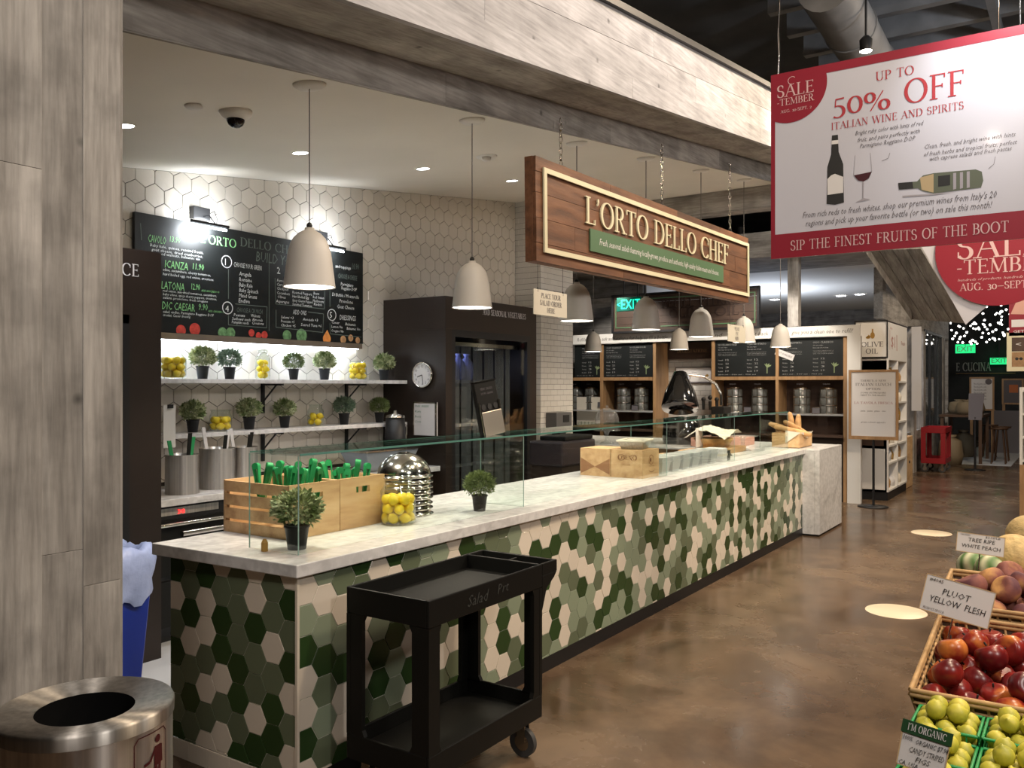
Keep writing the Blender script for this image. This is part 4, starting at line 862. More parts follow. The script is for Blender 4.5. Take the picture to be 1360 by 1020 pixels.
# recessed downlights, detectors, dome camera
for i, (u, v) in enumerate(((165, 167), (399, 203), (562, 224), (680, 240))):
    t = tt(u); D = 1.035/((512-v)/F-.128*(CT+ST*t)); x, y = D*(CT+ST*t), D*(ST-CT*t); z_ = ceil_z(x)
    g = thing('downlight', ['recessed downlight nearest the timber column', 'recessed downlight beside the nearest pendant cord', 'recessed downlight between the two nearest pendants', 'recessed downlight left of the carved sign'][i], 'downlight', (x, y, z_), rot=(0, -math.atan(.128), 0))
    ob('trim_ring', MB().lathe([(.048, -.002), (.06, -.004), (.064, 0), (.048, 0)], n=28), 'white_paint', parent=g); ob('lens', MB().lathe([(.001, -.003), (.048, -.003)], n=28), 'bulb', parent=g)
    light('downlight_beam', 'SPOT', (0, 0, -.03), 40, (.95, .96, 1), (0, 0, -3), .05, 110, .8, parent=g)
def onceil(u, v):
    t = tt(u); D = 1.035/((512-v)/F-.128*(CT+ST*t)); x, y = D*(CT+ST*t), D*(ST-CT*t); return x, y, ceil_z(x)
g = thing('dome_camera', 'white dome security camera on the ceiling', 'camera', onceil(313, 147))
ob('housing', MB().lathe([(.001, -.045), (.05, -.045), (.07, -.03), (.082, -.012), (.082, 0), (.001, 0)], n=32), 'white_paint', parent=g); ob('dome', MB().lathe([(.001, -.088), (.02, -.084), (.036, -.072), (.044, -.055), (.045, -.046)], n=24), 'blackglass', parent=g)
g = thing('ceiling_plate', 'flat round white cover plate on the ceiling left of the dome camera', 'cover plate', onceil(257, 139)); ob('disc', MB().lathe([(.001, -.016), (.038, -.016), (.043, -.008), (.038, 0), (.001, 0)], n=28), 'white_paint', parent=g)
g = thing('smoke_detector', 'round white detector on the ceiling right of the second pendant cord', 'detector', onceil(646, 207)); ob('base', MB().lathe([(.001, -.012), (.075, -.012), (.08, 0), (.001, 0)], n=28), 'white_paint', parent=g); ob('sensor', MB().lathe([(.001, -.035), (.03, -.035), (.035, -.012), (.001, -.012)], n=20), 'white_paint', parent=g)

# ================================================================== CARVED SIGN
SY = 2.52; sx0 = 3.985; SW = gx(994, SY)-sx0; SHt = .585
g = thing('hanging_sign', 'long brown wooden sign with cream letters hung on chains over the counter', 'sign', (sx0, SY, 2.29), rot=(0, -math.radians(.9), 0))
ob('backing', bx(0, SW, .02, .07, 0, SHt), 'name_wood', parent=g)
rows = [0, .105, .245, .385, .5, SHt]; q = random.Random(5)
for i in range(5):
    cuts = [0] + [SW*c for c in ([.3, .68], [.12, .47, .86], [.22, .60, .9], [.36, .74], [.25, .55, .8])[i]] + [SW]
    for a, b in zip(cuts, cuts[1:]):
        y0 = -.004*q.random(); ob('board', bx(a+.0015, b-.0015, y0, .019, rows[i]+.0015, rows[i+1]-.0015), 'name_wood', parent=g)
ml, mt = .07, .055
fr_ = MB().box(ml, SW-ml*.25, -.016, -.005, SHt-mt-.028, SHt-mt).box(ml, SW-ml*.25, -.016, -.005, mt, mt+.028).box(ml, ml+.03, -.016, -.005, mt+.028, SHt-mt-.028).box(SW-ml*.25-.03, SW-ml*.25, -.016, -.005, mt+.028, SHt-mt-.028)
ob('border', fr_, 'cream', parent=g, label='raised cream border')
a = gx(776, SY)-sx0; b = gx(966, SY)-sx0
t = MB(); serif(t, "L'ORTO DELLO CHEF", 0, 0, .165, width=b-a, depth=.010, sp=.05, wt=.82); ob('lettering', t, 'cream', parent=g, loc=(a, -.005, .288), rot=YP, label='raised cream lettering')
a = gx(782, SY)-sx0; b = gx(959, SY)-sx0
ob('green_panel', bx(a, b, -.014, -.005, .125, .262), 'signgreen', parent=g, label='green caption panel')
t = MB(); hand(t, 'Fresh, seasonal salads featuring locally-grown produce and authentic, high-quality Italian meats and cheeses.', 0, 0, (b-a)*.9, .042, shear=.25); ob('caption', t, 'paper', parent=g, loc=(a+(b-a)*.05, -.0145, .175), rot=YP)
def chain(u, parent):
    x = gx(u, 2.555)-sx0; mb = MB(); z0 = SHt+.01; z1 = ceil_z(x+sx0)-2.29-x*.0157-.02 ; n = int((z1-z0)/.034)
    for k in range(n):
        c = z0+(k+.5)*(z1-z0)/n; hl = (z1-z0)/n*.66; pts = []
        for j in range(9):
            a_ = 2*PI*j/8; dx, dz = .0105*math.cos(a_), hl*math.sin(a_); pts.append((x+dx, .035, c+dz) if k % 2 else (x, .035+dx, c+dz))
        mb.path(pts, .0028, 4)
    o = ob('hanging_chain', mb, 'steel', parent=parent, kind='stuff')
    ob('eye_plate', bx(x-.03, x+.03, .02, .05, SHt, SHt+.012), 'black_steel', parent=parent)
for u in (746, 880, 970): chain(u, g)
# small hanging cards
def card(u0, u1, v0, v1, Y, lines, label, strings=True):
    x0, x1 = gx(u0, Y), gx(u1, Y); z1 = zy(u0, v0, Y); z0 = zy(u0, v1, Y)
    t_ = thing('hanging_card', label, 'sign', (x0, Y, z0)); w_, h_ = x1-x0, z1-z0
    ob('card', bx(0, w_, 0, .006, 0, h_), mat('card_cream', (.60, .56, .46), .5), parent=t_, bev=.001)
    t = MB(); n = len(lines)
    for i, s_ in enumerate(lines):
        ww = min(w_*.86, serif_w(s_)*h_*.2); serif(t, s_, w_/2, h_*(.68-.28*i), h_*.2, width=ww, align='C')
    ob('lettering', t, 'inkgrey', parent=t_, loc=(0, -.001, 0), rot=YP)
    t = MB()
    for x in (.12*w_, .88*w_): t.rod((x, .003, h_-.015), (x, .003, h_+.01), .004, n=6).rod((x, .003, h_), (x, .003, 2.33-z0), .0012, n=4)
    ob('string', t, 'black_steel', parent=t_)
card(709, 753, 383, 417, 2.56, ['PLACE YOUR', 'SALAD ORDER', 'HERE'], 'small cream card reading place your salad order here, hung under the big wooden sign')
card(967, 990, 430, 453, 2.56, ['PLEASE', 'PAY', 'HERE'], 'tiny cream card hung before the sixth pendant lamp')
# ================================================================== THINGS ON THE WORKTOP
WT = .9205
def crate(x, label):
    t_ = thing('wooden_crate', label, 'crate', (x, 2.89, WT)); W_, D_, h_, th = .303, .45, .24, .012
    for s_ in (0, D_-th):
        ob('end_panel', MB().box(0, W_, s_, s_+th, 0, .165).box(0, W_, s_, s_+th, .195, h_).box(0, .105, s_, s_+th, .165, .195).box(W_-.105, W_, s_, s_+th, .165, .195), 'pine', parent=t_)
    for s_ in (0, W_-.009):
        for k in range(4):
            ob('slat', bx(s_ - (.001 if s_ == 0 else -.001), s_+.009, th, D_-th, k*.0625, k*.0625+.05), 'pine', parent=t_, bev=.001)
    for px, py in ((.01, th), (.01, D_-th-.02), (W_-.03, th), (W_-.03, D_-th-.02)): ob('corner_block', bx(px, px+.02, py, py+.02, 0, h_-.01), 'pine', parent=t_)
    ob('bottom', bx(.01, W_-.01, th, D_-th, .003, .012), 'pine', parent=t_)
    ob('nails', MB().add([(a, -.0005, z) for z in (.03, .09, .15, .21) for a in (W_-.010, W_-.006, W_-.008)], [(3*i, 3*i+1, 3*i+2) for i in range(4)]), 'ink', parent=t_, kind='stuff')
    return t_
crate(2.55, 'pale slatted wooden crate of green tongs nearest the counter corner'); crate(2.857, 'pale wooden crate of green tongs next to the steel bowls')
def tongs(loc, lean, tw, label, group, L_=.2):
    t_ = thing('tongs', label, 'tongs', loc, group=group, rot=(lean[0], lean[1], tw))
    for s_ in (-1, 1):
        ob('arm', MB().hexa([(-.009, s_*.004-.002, -.1), (.009, s_*.004-.002, -.1), (.009, s_*.004+.002, -.1), (-.009, s_*.004+.002, -.1), (-.013, s_*.012-.004, L_-.1), (.013, s_*.012-.004, L_-.1), (.013, s_*.012+.004, L_-.1), (-.013, s_*.012+.004, L_-.1)]), 'greenp', parent=t_, bev=.002)
    ob('hinge', MB().rod((-.013, 0, L_-.1), (.013, 0, L_-.1), .016, n=10), 'greenp', parent=t_)
q = random.Random(11)
for c, (x0, n, hz, nm, gr) in enumerate(((2.575, 16, 1.19, 'green plastic tongs standing in the nearer crate', 'green tongs in the nearer crate'), (2.885, 10, 1.165, 'green plastic tongs standing in the crate beside the bowls', 'green tongs in the crate beside the bowls'))):
    for k in range(n):
        i, j = k % 4, k//4
        tongs((x0+.04+i*.057, 2.96+j*.075 + q.uniform(-.01, .01), hz-.045+q.uniform(-.02, .03)), (q.uniform(-.22, .22), q.uniform(-.25, .25)), q.uniform(0, 3), nm, gr, q.uniform(.15, .185))
# bowls
bowl = MB(); R_ = .148
pr = [(R_, 0), (R_+.007, .003), (R_+.006, .006), (R_-.006, .007)]+[(R_*math.cos(a)*.965, .007+.122*math.sin(a)) for a in [i*PI/2/12 for i in range(1, 12)]]+[(.035, .129), (.001, .130)]
bowl.lathe(pr, n=44); me_bowl = bowl.mesh('bowl', M['steel'])
for (bx_, by_, n, lb, gr) in ((3.43, 3.0, 8, 'polished steel bowl upturned in the taller stack by the lemon jar', 'steel bowls of the taller stack'), (3.33, 3.31, 5, 'polished steel bowl upturned in the lower stack behind the crate', 'steel bowls of the lower stack')):
    for k in range(n):
        ob('steel_bowl', me_bowl, loc=(bx_+R.uniform(-.004, .004), by_+R.uniform(-.004, .004), WT+.028*k), rot=(0, R.uniform(-.012, .012), R.uniform(0, 6)), label=lb if k < n-1 else lb.replace('upturned in', 'on top of'), cat='bowl', **({'group': gr} if k < n-1 else {}))
# tablet on the guard
g = thing('tablet_stand', 'black menu tablet in a silver stand leaning on the glass guard', 'tablet stand', (gx(657, 2.72), 2.72, gz1+.0095), rot=(-.12, -.13, -.1))
ob('plate', bx(-.085, .085, -.01, .0, 0, .135), mat('warm_silver', (.55, .5, .42), .35, .8), parent=g, bev=.003); ob('tray', bx(-.09, .09, .004, .03, 0, .30), 'blackplastic', parent=g, bev=.004)
ob('side_rail', MB().rod((-.083, -.004, .0), (-.083, -.004, .19), .006).rod((.083, -.004, 0), (.083, -.004, .19), .006), 'steel', parent=g)
for k in range(3): ob('slot', MB().rod((-.05+.05*k, -.001, .16), (-.05+.05*k, .004, .16), .018, n=14), 'ink', parent=g)
t = MB(); hand(t, 'MENU  SALADS', -.05, .255, .1, .014); hand(t, 'SOUPS  GRAINS', -.05, .23, .1, .012); ob('lettering', t, 'inkgrey', parent=g, rot=YP, loc=(0, .003, 0)); ob('top_bar', bx(-.09, .09, .0, .032, .30, .308), 'steel', parent=g)
# wine boxes
for k, (y0, lb) in enumerate(((2.665, 'pine wine box with burnt lettering by the glass partition'), (2.925, 'pine wine box with brown triangle marks, left of the lettered one'))):
    g = thing('wine_box', lb, 'box', (5.66, y0, WT)); W_, D_, h_ = .29, .255, .2
    ob('left_side', bx(0, .009, 0, D_, 0, h_), 'pine', parent=g); ob('right_side', bx(W_-.009, W_, 0, D_, 0, h_), 'pine', parent=g)
    ob('end_panel', bx(.009, W_-.009, 0, .009, 0, h_), 'pine', parent=g); ob('end_panel', bx(.009, W_-.009, D_-.009, D_, 0, h_), 'pine', parent=g); ob('lid', bx(.0, W_, 0, D_, h_, h_+.006), 'pine', parent=g)
    t = MB(); burn = bpy.data.materials.get('burnt_brown') or mat('burnt_brown', (.20, .08, .03), .7)
    if k == 0:
        serif(t, 'OSENO', .06, .135, .03, width=.15); line2(t, arc(.085, .15, .028, .022, 0, 360), .003); line2(t, arc(.185, .15, .028, .022, 0, 360), .003); hand(t, 'TOSCANA', .1, .09, .06, .012)
        ob('burnt_lettering', t, burn, parent=g, rot=XP, loc=(-.001, D_, 0)); t = MB(); line2(t, arc(.15, .13, .04, .035, 0, 360), .004); disc2(t, .14, .13, .016); line2(t, arc(.16, .06, .05, .02, 180, 340), .004); hand(t, 'DOCG', .12, .08, .07, .012)
        ob('burnt_mark', t, burn, parent=g, rot=YP, loc=(0, -.001, 0))
    else:
        poly2(t, [(.005, .015), (.005, .135), (.125, .07)]); poly2(t, [(.25, .015), (.125, .07), (.25, .135)]); ob('burnt_mark', t, mat('brown_triangle', (.30, .15, .07), .6), parent=g, rot=XP, loc=(-.001, D_, 0))
g = thing('serving_basket', 'cream-rimmed square basket resting on the lettered wine box', 'basket', (5.82, 2.80, WT+.207), rz=.2)
ob('body', MB().hexa([(-.10, -.08, 0), (.10, -.08, 0), (.10, .08, 0), (-.10, .08, 0), (-.13, -.1, .06), (.13, -.1, .06), (.13, .1, .06), (-.13, .1, .06)]), 'brushed', parent=g, bev=.006)
ob('rim', MB().box(-.14, .14, -.11, -.09, .055, .07).box(-.14, .14, .09, .11, .055, .07).box(-.14, -.12, -.09, .09, .055, .07).box(.12, .14, -.09, .09, .055, .07), 'linen', parent=g, bev=.004)
# takeout containers
me_tk = MB().hexa([(-.062, -.07, 0), (.062, -.07, 0), (.062, .07, 0), (-.062, .07, 0), (-.078, -.085, .085), (.078, -.085, .085), (.078, .085, .085), (-.078, .085, .085)]).box(-.082, .082, -.09, .09, .085, .092).mesh('container', M['clearp'])
for k, nm in enumerate(('first', 'second', 'third', 'fourth', 'fifth', 'sixth')):
    x = 6.08+k*.205
    for j in range(2): ob('takeout_container', me_tk, loc=(x+.04, 2.76, WT+.093*j*.35), label='clear takeout tub, %s pile from the wine boxes, %s one' % (nm, ('lower', 'upper')[j]), cat='tub')
g = thing('paper_pack', 'white paper pack at the end of the clear tubs', 'pack', (7.30, 2.66, WT)); ob('pack', bx(0, .13, 0, .17, 0, .12), 'paper', parent=g, bev=.01); ob('band', bx(-.001, .131, -.001, .171, .05, .07), 'linen', parent=g)
# boards, bread, cloth, glass stand
g = thing('cutting_board', 'thick wooden cutting board near the far end of the worktop', 'cutting board', (7.72, 2.92, WT)); ob('board', bx(0, 1.0, 0, .34, 0, .055), 'board_wood', parent=g, bev=.006)
t = MB(); t.path([(.1, -.05, .004), (.3, -.09, .004), (.45, -.02, .01), (.3, .03, .06)], .005); ob('strap', t, 'black_steel', parent=g)
g = thing('cutting_board', 'wooden cutting board left of the thick one, behind the clear tubs', 'cutting board', (6.3, 3.02, WT)); ob('board', bx(0, 1.1, 0, .26, 0, .05), 'board_wood', parent=g, bev=.006)
g = thing('card_holder', 'small black price card holder before the cutting boards', 'card holder', (7.52, 2.68, WT)); ob('foot', bx(-.03, .03, 0, .04, 0, .005), 'black_steel', parent=g); ob('card', bx(-.035, .035, .0, .006, .005, .09), 'ink', parent=g); ob('stem', bx(-.01, .01, .006, .03, .005, .05), 'black_steel', parent=g)
g = thing('menu_card', 'upright grey card on the far cutting board', 'card', (8.05, 3.2, WT+.056)); ob('card', bx(0, .16, 0, .01, 0, .2), 'paper', parent=g); ob('foot', bx(0, .16, 0, .06, 0, .006), 'paper', parent=g)
def loaf(loc, L_, r, rz, label, up=.5):
    mb = MB(); prf = [(.001, -L_/2)]+[(r*math.sin(PI*i/8)**.5, -L_/2*math.cos(PI*i/8)) for i in range(1, 8)]+[(.001, L_/2)]; mb.lathe(prf, n=14)
    o = thing('bread_loaf', label, 'bread', loc, rot=(0, up, rz)); ob('crust', mb, 'crust', parent=o)
    t2 = MB()
    for k in range(4): t2.ball((r*.9, 0, -L_*.3+k*L_*.2), r*.22, sx=.6, sz=.6, n=8, m=5)
    ob('score_mark', t2, 'linen', parent=o)
g = thing('bread_box', 'pale wooden box lined with white cloth, full of baguettes, on the marble end block', 'box', (9.36, 2.55, .9205))
ob('box', MB().box(0, .5, 0, .01, 0, .16).box(0, .5, .29, .3, 0, .16).box(0, .01, .01, .29, 0, .16).box(.49, .5, .01, .29, 0, .16).box(0, .5, 0, .3, 0, .006), 'pine', parent=g)
t = MB().add([(-.008, -.012, .17), (.25, -.014, .10), (.508, -.012, .17), (.508, .15, .19), (-.008, .15, .19), (-.01, .15, .05), (.12, -.014, .17), (.42, -.014, .165)], [(0, 6, 1), (6, 7, 1), (7, 2, 1), (0, 4, 5)]); ob('cloth', t, 'linen', parent=g)
for k, (dx, dy, a, b, L_) in enumerate(((.1, .1, 1.35, 2.0, .42), (.16, .18, 1.25, 2.2, .44), (.24, .1, 1.1, 2.4, .36), (.38, .12, .35, .2, .30), (.43, .2, .3, 1.0, .32))):
    loaf((9.36+dx, 2.55+dy, 1.10+.012*k), L_, .034, b, 'crusty baguette in the cloth-lined box, %s from the left' % ('first', 'second', 'third', 'fourth', 'fifth')[k], a)
g = thing('cloth_covered_basket', 'brown basket heaped with rolls under white linen beyond the boards', 'basket', (8.35, 3.14, WT+.056)); ob('basket', MB().lathe([(.001, 0), (.15, 0), (.2, .09), (.19, .09), (.001, .02)], n=20), 'crust', parent=g)
qq = random.Random(3); t = MB(); n = 16; vs = []; fs = []
for i in range(n+1):
    for j in range(n+1):
        a, b = (i/n-.5)*.5, (j/n-.5)*.42; vs.append((a, b, .13+.045*math.sin(9*a+3)*math.cos(11*b)+.06*(1-(a*a+b*b)*12)+qq.uniform(-.008, .008)))
for i in range(n):
    for j in range(n): fs.append((i*(n+1)+j, (i+1)*(n+1)+j, (i+1)*(n+1)+j+1, i*(n+1)+j+1))
t.add(vs, fs, True); ob('linen', t, 'linen', parent=g, label='crumpled white linen')
g = thing('pink_slab', 'low pink slab on the return counter beside the bread box', 'slab', (9.0, 3.15, .9205)); ob('slab', bx(0, .7, 0, .5, 0, .10), 'salmon', parent=g, bev=.01); ob('foot', bx(.05, .65, .05, .45, -.0, .001), 'ink', parent=g)
def cakestand(loc, dome, label):
    t_ = thing('cake_stand', label, 'cake stand', loc)
    ob('foot', MB().lathe([(.001, 0), (.085, 0), (.08, .008), (.03, .03), (.018, .07), (.022, .12), (.04, .145), (.15, .15), (.16, .158), (.001, .158)], n=28), 'domeglass', parent=t_)
    if dome: ob('dome', MB().lathe([(.135, .16), (.138, .30), (.11, .37), (.04, .41), (.012, .415), (.02, .44), (.001, .45)], n=28), 'domeglass', parent=t_)
cakestand((gx(806, 4.65), 4.65, .9205), True, 'glass cake stand with tall glass dome behind the wine boxes'); cakestand((8.72, 2.96, WT+.056-.055), False, 'glass cake stand foot beside the linen-covered basket')
# black bell-shaped machine
sxm, sym = gx(905, 3.9), 3.9
g = thing('coffee_machine', 'big glossy black bell-shaped machine standing behind the glass guard', 'machine', (sxm, sym, .9205))
ob('base', MB().lathe([(.001, 0), (.2, 0), (.22, .05), (.21, .3), (.001, .32)], n=30), mat('gloss_black', (.008, .008, .008), .12, coat=1), parent=g)
t = MB().lathe([(.001, -.17), (.165, -.17), (.17, -.14), (.14, .0), (.09, .12), (.065, .20), (.05, .21), (.001, .2)], n=36); o = ob('bell', t, bpy.data.materials['gloss_black'], parent=g, loc=(-.04, 0, .60)); o.rotation_euler = (-.15, .38, 0); o.scale = (1.25, 1.25, 1.2)
ob('handle', MB().path([(-.02, -.1, .80), (.08, -.25, .78), (.14, -.36, .70), (.16, -.42, .58), (.16, -.42, .45)], .016), 'steel', parent=g)
for k in range(3): ob('lever', MB().rod((.05, -.25-k*.08, .40), (.05, -.25-k*.08, .50), .015, .02).ball((.05, -.25-k*.08, .52+.02*(k % 2)), .026), 'blackplastic', parent=g)
ob('rear_arm', bx(0.0, .22, -.52, -.36, 0, .44), 'blackplastic', parent=g, bev=.01)
# till corner by the pillar
g = thing('till_counter', 'small pale counter with a dark front at the foot of the subway pillar', 'counter', (gx(716, 4.7), 4.60, 0)); ob('body', bx(0, .85, .02, .36, 0, .88), 'brown_cab', parent=g); ob('top', bx(-.02, .87, 0, .36, .88, .91), 'marble', parent=g)
g = thing('receipt_printer', 'grey box printer on the wall beside the pillar', 'printer', (gx(731, 4.9), 4.82, 1.13)); ob('case', bx(0, .34, 0, .14, 0, .17), mat('mid_grey', (.12, .12, .12), .5), parent=g, bev=.006); ob('slot', bx(.14, .27, -.006, 0, .06, .14), 'ink', parent=g); ob('stand', bx(.1, .24, .02, .12, -.22, 0), 'black_steel', parent=g)
g = thing('till_screen', 'black till screen behind the grey printer', 'screen', (gx(751, 5.0), 5.0, 1.08)); ob('screen', MB().hexa([(0, 0, 0), (.24, 0, 0), (.24, .05, 0), (0, .05, 0), (-.02, .05, .35), (.22, .05, .33), (.22, .1, .33), (-.02, .1, .35)]), 'blackplastic', parent=g, bev=.01); ob('stem', bx(.08, .14, .03, .06, -.16, 0), 'black_steel', parent=g)
g = thing('dark_appliance', 'dark squat appliance left of the wine boxes, behind the guard', 'appliance', (gx(770, 3.75), 3.75, .79)); ob('body', bx(-.3, .3, 0, .35, .1, .32), mat('plum_black', (.03, .022, .024), .4), parent=g, bev=.02); ob('top_panel', bx(-.2, .3, .03, .3, .32, .36), 'blackplastic', parent=g, bev=.01); ob('leg', bx(-.28, .28, .02, .33, -.79, .1), 'brown_cab', parent=g)

# ================================================================== UTILITY CARTS
def cart(loc, rz, m_, label, writing=False):
    t_ = thing('utility_cart', label, 'cart', loc, rz); Lx, W_, zt = .77, .41, .826; th = .006
    def tray(z0, z1, zf, x1):
        mb = MB(); mb.box(0, x1, 0, .012, z0, z1).box(0, x1, W_-.012, W_, z0, z1).box(0, .012, .012, W_-.012, z0, z1).box(x1-.012, x1, .012, W_-.012, z0, z1).box(.012, x1-.012, .012, W_-.012, zf-.008, zf); return mb
    ob('top_tray', tray(.725, zt, .765, Lx), m_, parent=t_, bev=.004); ob('bottom_tray', tray(.165, .262, .20, Lx), m_, parent=t_, bev=.004)
    # handle end with compartments
    hb = MB().box(Lx+.0005, .895, .0, .014, .775, zt).box(Lx+.0005, .895, W_-.014, W_, .775, zt).box(.878, .895, .014, W_-.014, .79, zt).box(Lx+.0005, .878, .014, W_-.014, .765, .775).box(Lx+.001, .878, .2, .21, .775, .815)
    for y0 in (0, W_-.014): hb.prism([(Lx+.0005, .775), (.895, .775), (.87, .75), (.81, .715), (Lx+.0005, .62)], y0, y0+.014, 'y')
    ob('handle', hb, m_, parent=t_, bev=.003)
    for sx_ in (0, 1):
        for sy_ in (0, 1):
            xx = [0, Lx][sx_]; yy = [0, W_][sy_]; dx = [1, -1][sx_]; dy = [1, -1][sy_]
            mb = MB(); a, b = .068, .085
            lx = [(xx, .262), (xx+dx*a*1.1, .262), (xx+dx*a*.95, .285), (xx+dx*a*.95, .70), (xx+dx*a*1.1, .7245), (xx, .7245)]
            ly = [(yy, .262), (yy+dy*b*1.1, .262), (yy+dy*b*.95, .285), (yy+dy*b*.95, .70), (yy+dy*b*1.1, .7245), (yy, .7245)]
            mb.prism(lx, yy+dy*.001, yy+dy*.02, 'y'); mb.prism(ly, xx+dx*.001, xx+dx*.02, 'x')
            ob('leg', mb, m_, parent=t_)
            cx, cy = xx+dx*.06, yy+dy*.06
            c = ob('caster', MB().box(cx-.028, cx+.028, cy-.028, cy+.028, .155, .164).box(cx-.02, cx-.016, cy-.02, cy+.02, .07, .155).box(cx+.016, cx+.02, cy-.02, cy+.02, .07, .155), 'steel', parent=t_)
            ob('wheel', MB().rod((cx-.012, cy, .063), (cx+.012, cy, .063), .0625, n=24), 'rubber', parent=c); ob('hub', MB().rod((cx-.0135, cy, .063), (cx+.0135, cy, .063), .035, n=18), 'steel', parent=c)
    if writing:
        tx = MB(); hand(tx, 'Salad', 0, 0, .14, .045, shear=.3); hand(tx, 'Prt', .20, .01, .08, .04, shear=.2); ob('scrawl', tx, mat('faint_grey_marker', (.045, .045, .04), .8), parent=t_, rot=YP, loc=(.23, -.0008, .755), label='faint grey handwriting')
    return t_
cart((2.365, 1.95, 0), 0, 'blackplastic', 'black plastic two-shelf utility cart parked against the green hexagon tiles', True)
c2 = cart((17.3, 2.1, 0), 0, 'redp', 'red plastic utility cart under the far shop window')

# ================================================================== TRASH CAN
tc_ = (1.025, 1.815)
g = thing('trash_can', 'round brushed steel trash can with a dark open top, in front of the timber column', 'trash can', (*tc_, 0))
ob('body', MB().lathe([(.001, .001), (.178, .001), (.178, .885), (.18, .886)], n=64), 'brushed_v', parent=g)
ob('top_ring', MB().lathe([(.181, .872), (.182, .896), (.179, .902), (.100, .893)], n=64), 'brushed', parent=g)
ob('liner', MB().lathe([(.001, .60), (.100, .60), (.100, .8925)], n=40), mat('bin_black', (.004, .004, .004), .9, spec=.1), parent=g, label='dark inner liner')
ob('foot_ring', MB().lathe([(.182, 0), (.182, .03), (.178, .03)], n=48), 'black_steel', parent=g)
pc = math.atan2(-tc_[1], -tc_[0])
fl2 = MB()
def wrap(mb, r=.1785):
    o = MB(); 
    for f_ in mb.f:
        pts = [mb.v[i] for i in f_]; o.add([(r*math.cos(pc+p[0]/r), r*math.sin(pc+p[0]/r), p[1]) for p in pts], [tuple(range(len(pts)))])
    return o
def seg(mb, pts, w_, n=6):
    out = []
    for a, b in zip(pts, pts[1:]):
        for k in range(n): out.append((a[0]+(b[0]-a[0])*k/n, a[1]+(b[1]-a[1])*k/n))
    out.append(pts[-1]); line2(mb, out, w_)
d0 = .095; zt_ = .862
seg(fl2, [(d0, .72), (d0, zt_-.012), (d0+.01, zt_), (d0+.085, zt_), (d0+.095, zt_-.012), (d0+.095, .72), (d0, .72)], .0025)
disc2(fl2, d0+.064, zt_-.018, .0085); seg(fl2, [(d0+.064, zt_-.032), (d0+.064, zt_-.075)], .022, 3); seg(fl2, [(d0+.058, zt_-.075), (d0+.058, zt_-.13)], .009, 3); seg(fl2, [(d0+.07, zt_-.075), (d0+.07, zt_-.13)], .009, 3)
seg(fl2, [(d0+.056, zt_-.036), (d0+.04, zt_-.06), (d0+.024, zt_-.063)], .006, 3); seg(fl2, [(d0+.076, zt_-.034), (d0+.078, zt_-.072)], .006, 3)
seg(fl2, [(d0+.01, zt_-.075), (d0+.016, zt_-.07)], .006, 2); seg(fl2, [(d0+.012, zt_-.09), (d0+.03, zt_-.09), (d0+.027, zt_-.13), (d0+.014, zt_-.13), (d0+.012, zt_-.09)], .003, 3)
ob('pictogram', wrap(fl2, .1787), mat('dark_red_print', (.06, .004, .006), .5), parent=g, label='dark red figure dropping litter in a bin')
# blue bin with bag
g = thing('blue_bin', 'tall blue recycling bin with a pale blue bag, behind the timber column', 'bin', (2.33, 4.02, 0), rz=.25)
ob('body', MB().hexa([(-.15, -.12, 0), (.15, -.12, 0), (.15, .12, 0), (-.15, .12, 0), (-.2, -.17, .74), (.2, -.17, .74), (.2, .17, .74), (-.2, .17, .74)]), 'blue', parent=g, bev=.01)
bagm = MB(); n = 40; vs = []; q = random.Random(2)
for j, (r_, z_) in enumerate(((1.08, .53), (1.12, .57), (1.09, .63), (1.13, .69), (1.12, .75), (1.05, .79), (.88, .80), (.80, .72), (.7, .55))):
    for k in range(n):
        a = 2*PI*k/n; cx, cy = math.cos(a), math.sin(a); m_ = (cx**8+cy**8)**.125
        wv = 1+.02*math.sin(k*3.1+j)+q.uniform(-.012, .012); vs.append((cx/m_*(.151+.068*z_)*r_*wv, cy/m_*(.121+.068*z_)*r_*wv, z_+(.02*math.sin(k*1.3+j)+q.uniform(-.008, .008))*(1 if j < 7 else .3)))
bagm.add(vs, [(j*n+k, j*n+(k+1) % n, (j+1)*n+(k+1) % n, (j+1)*n+k) for j in range(8) for k in range(n)], True); ob('bin_bag', bagm, 'bag', parent=g)
# floor decals
for (u, v, lb) in ((1190, 812, 'round cream floor sticker, the nearer of two'), (1237, 708, 'round cream floor sticker, the farther of two')):
    x, y = onz(u, v, 0); ob('floor_sticker', MB().lathe([(.001, .003), (.2, .003), (.203, .0005)], n=48), 'decal', loc=(x, y, 0), label=lb, cat='sticker')

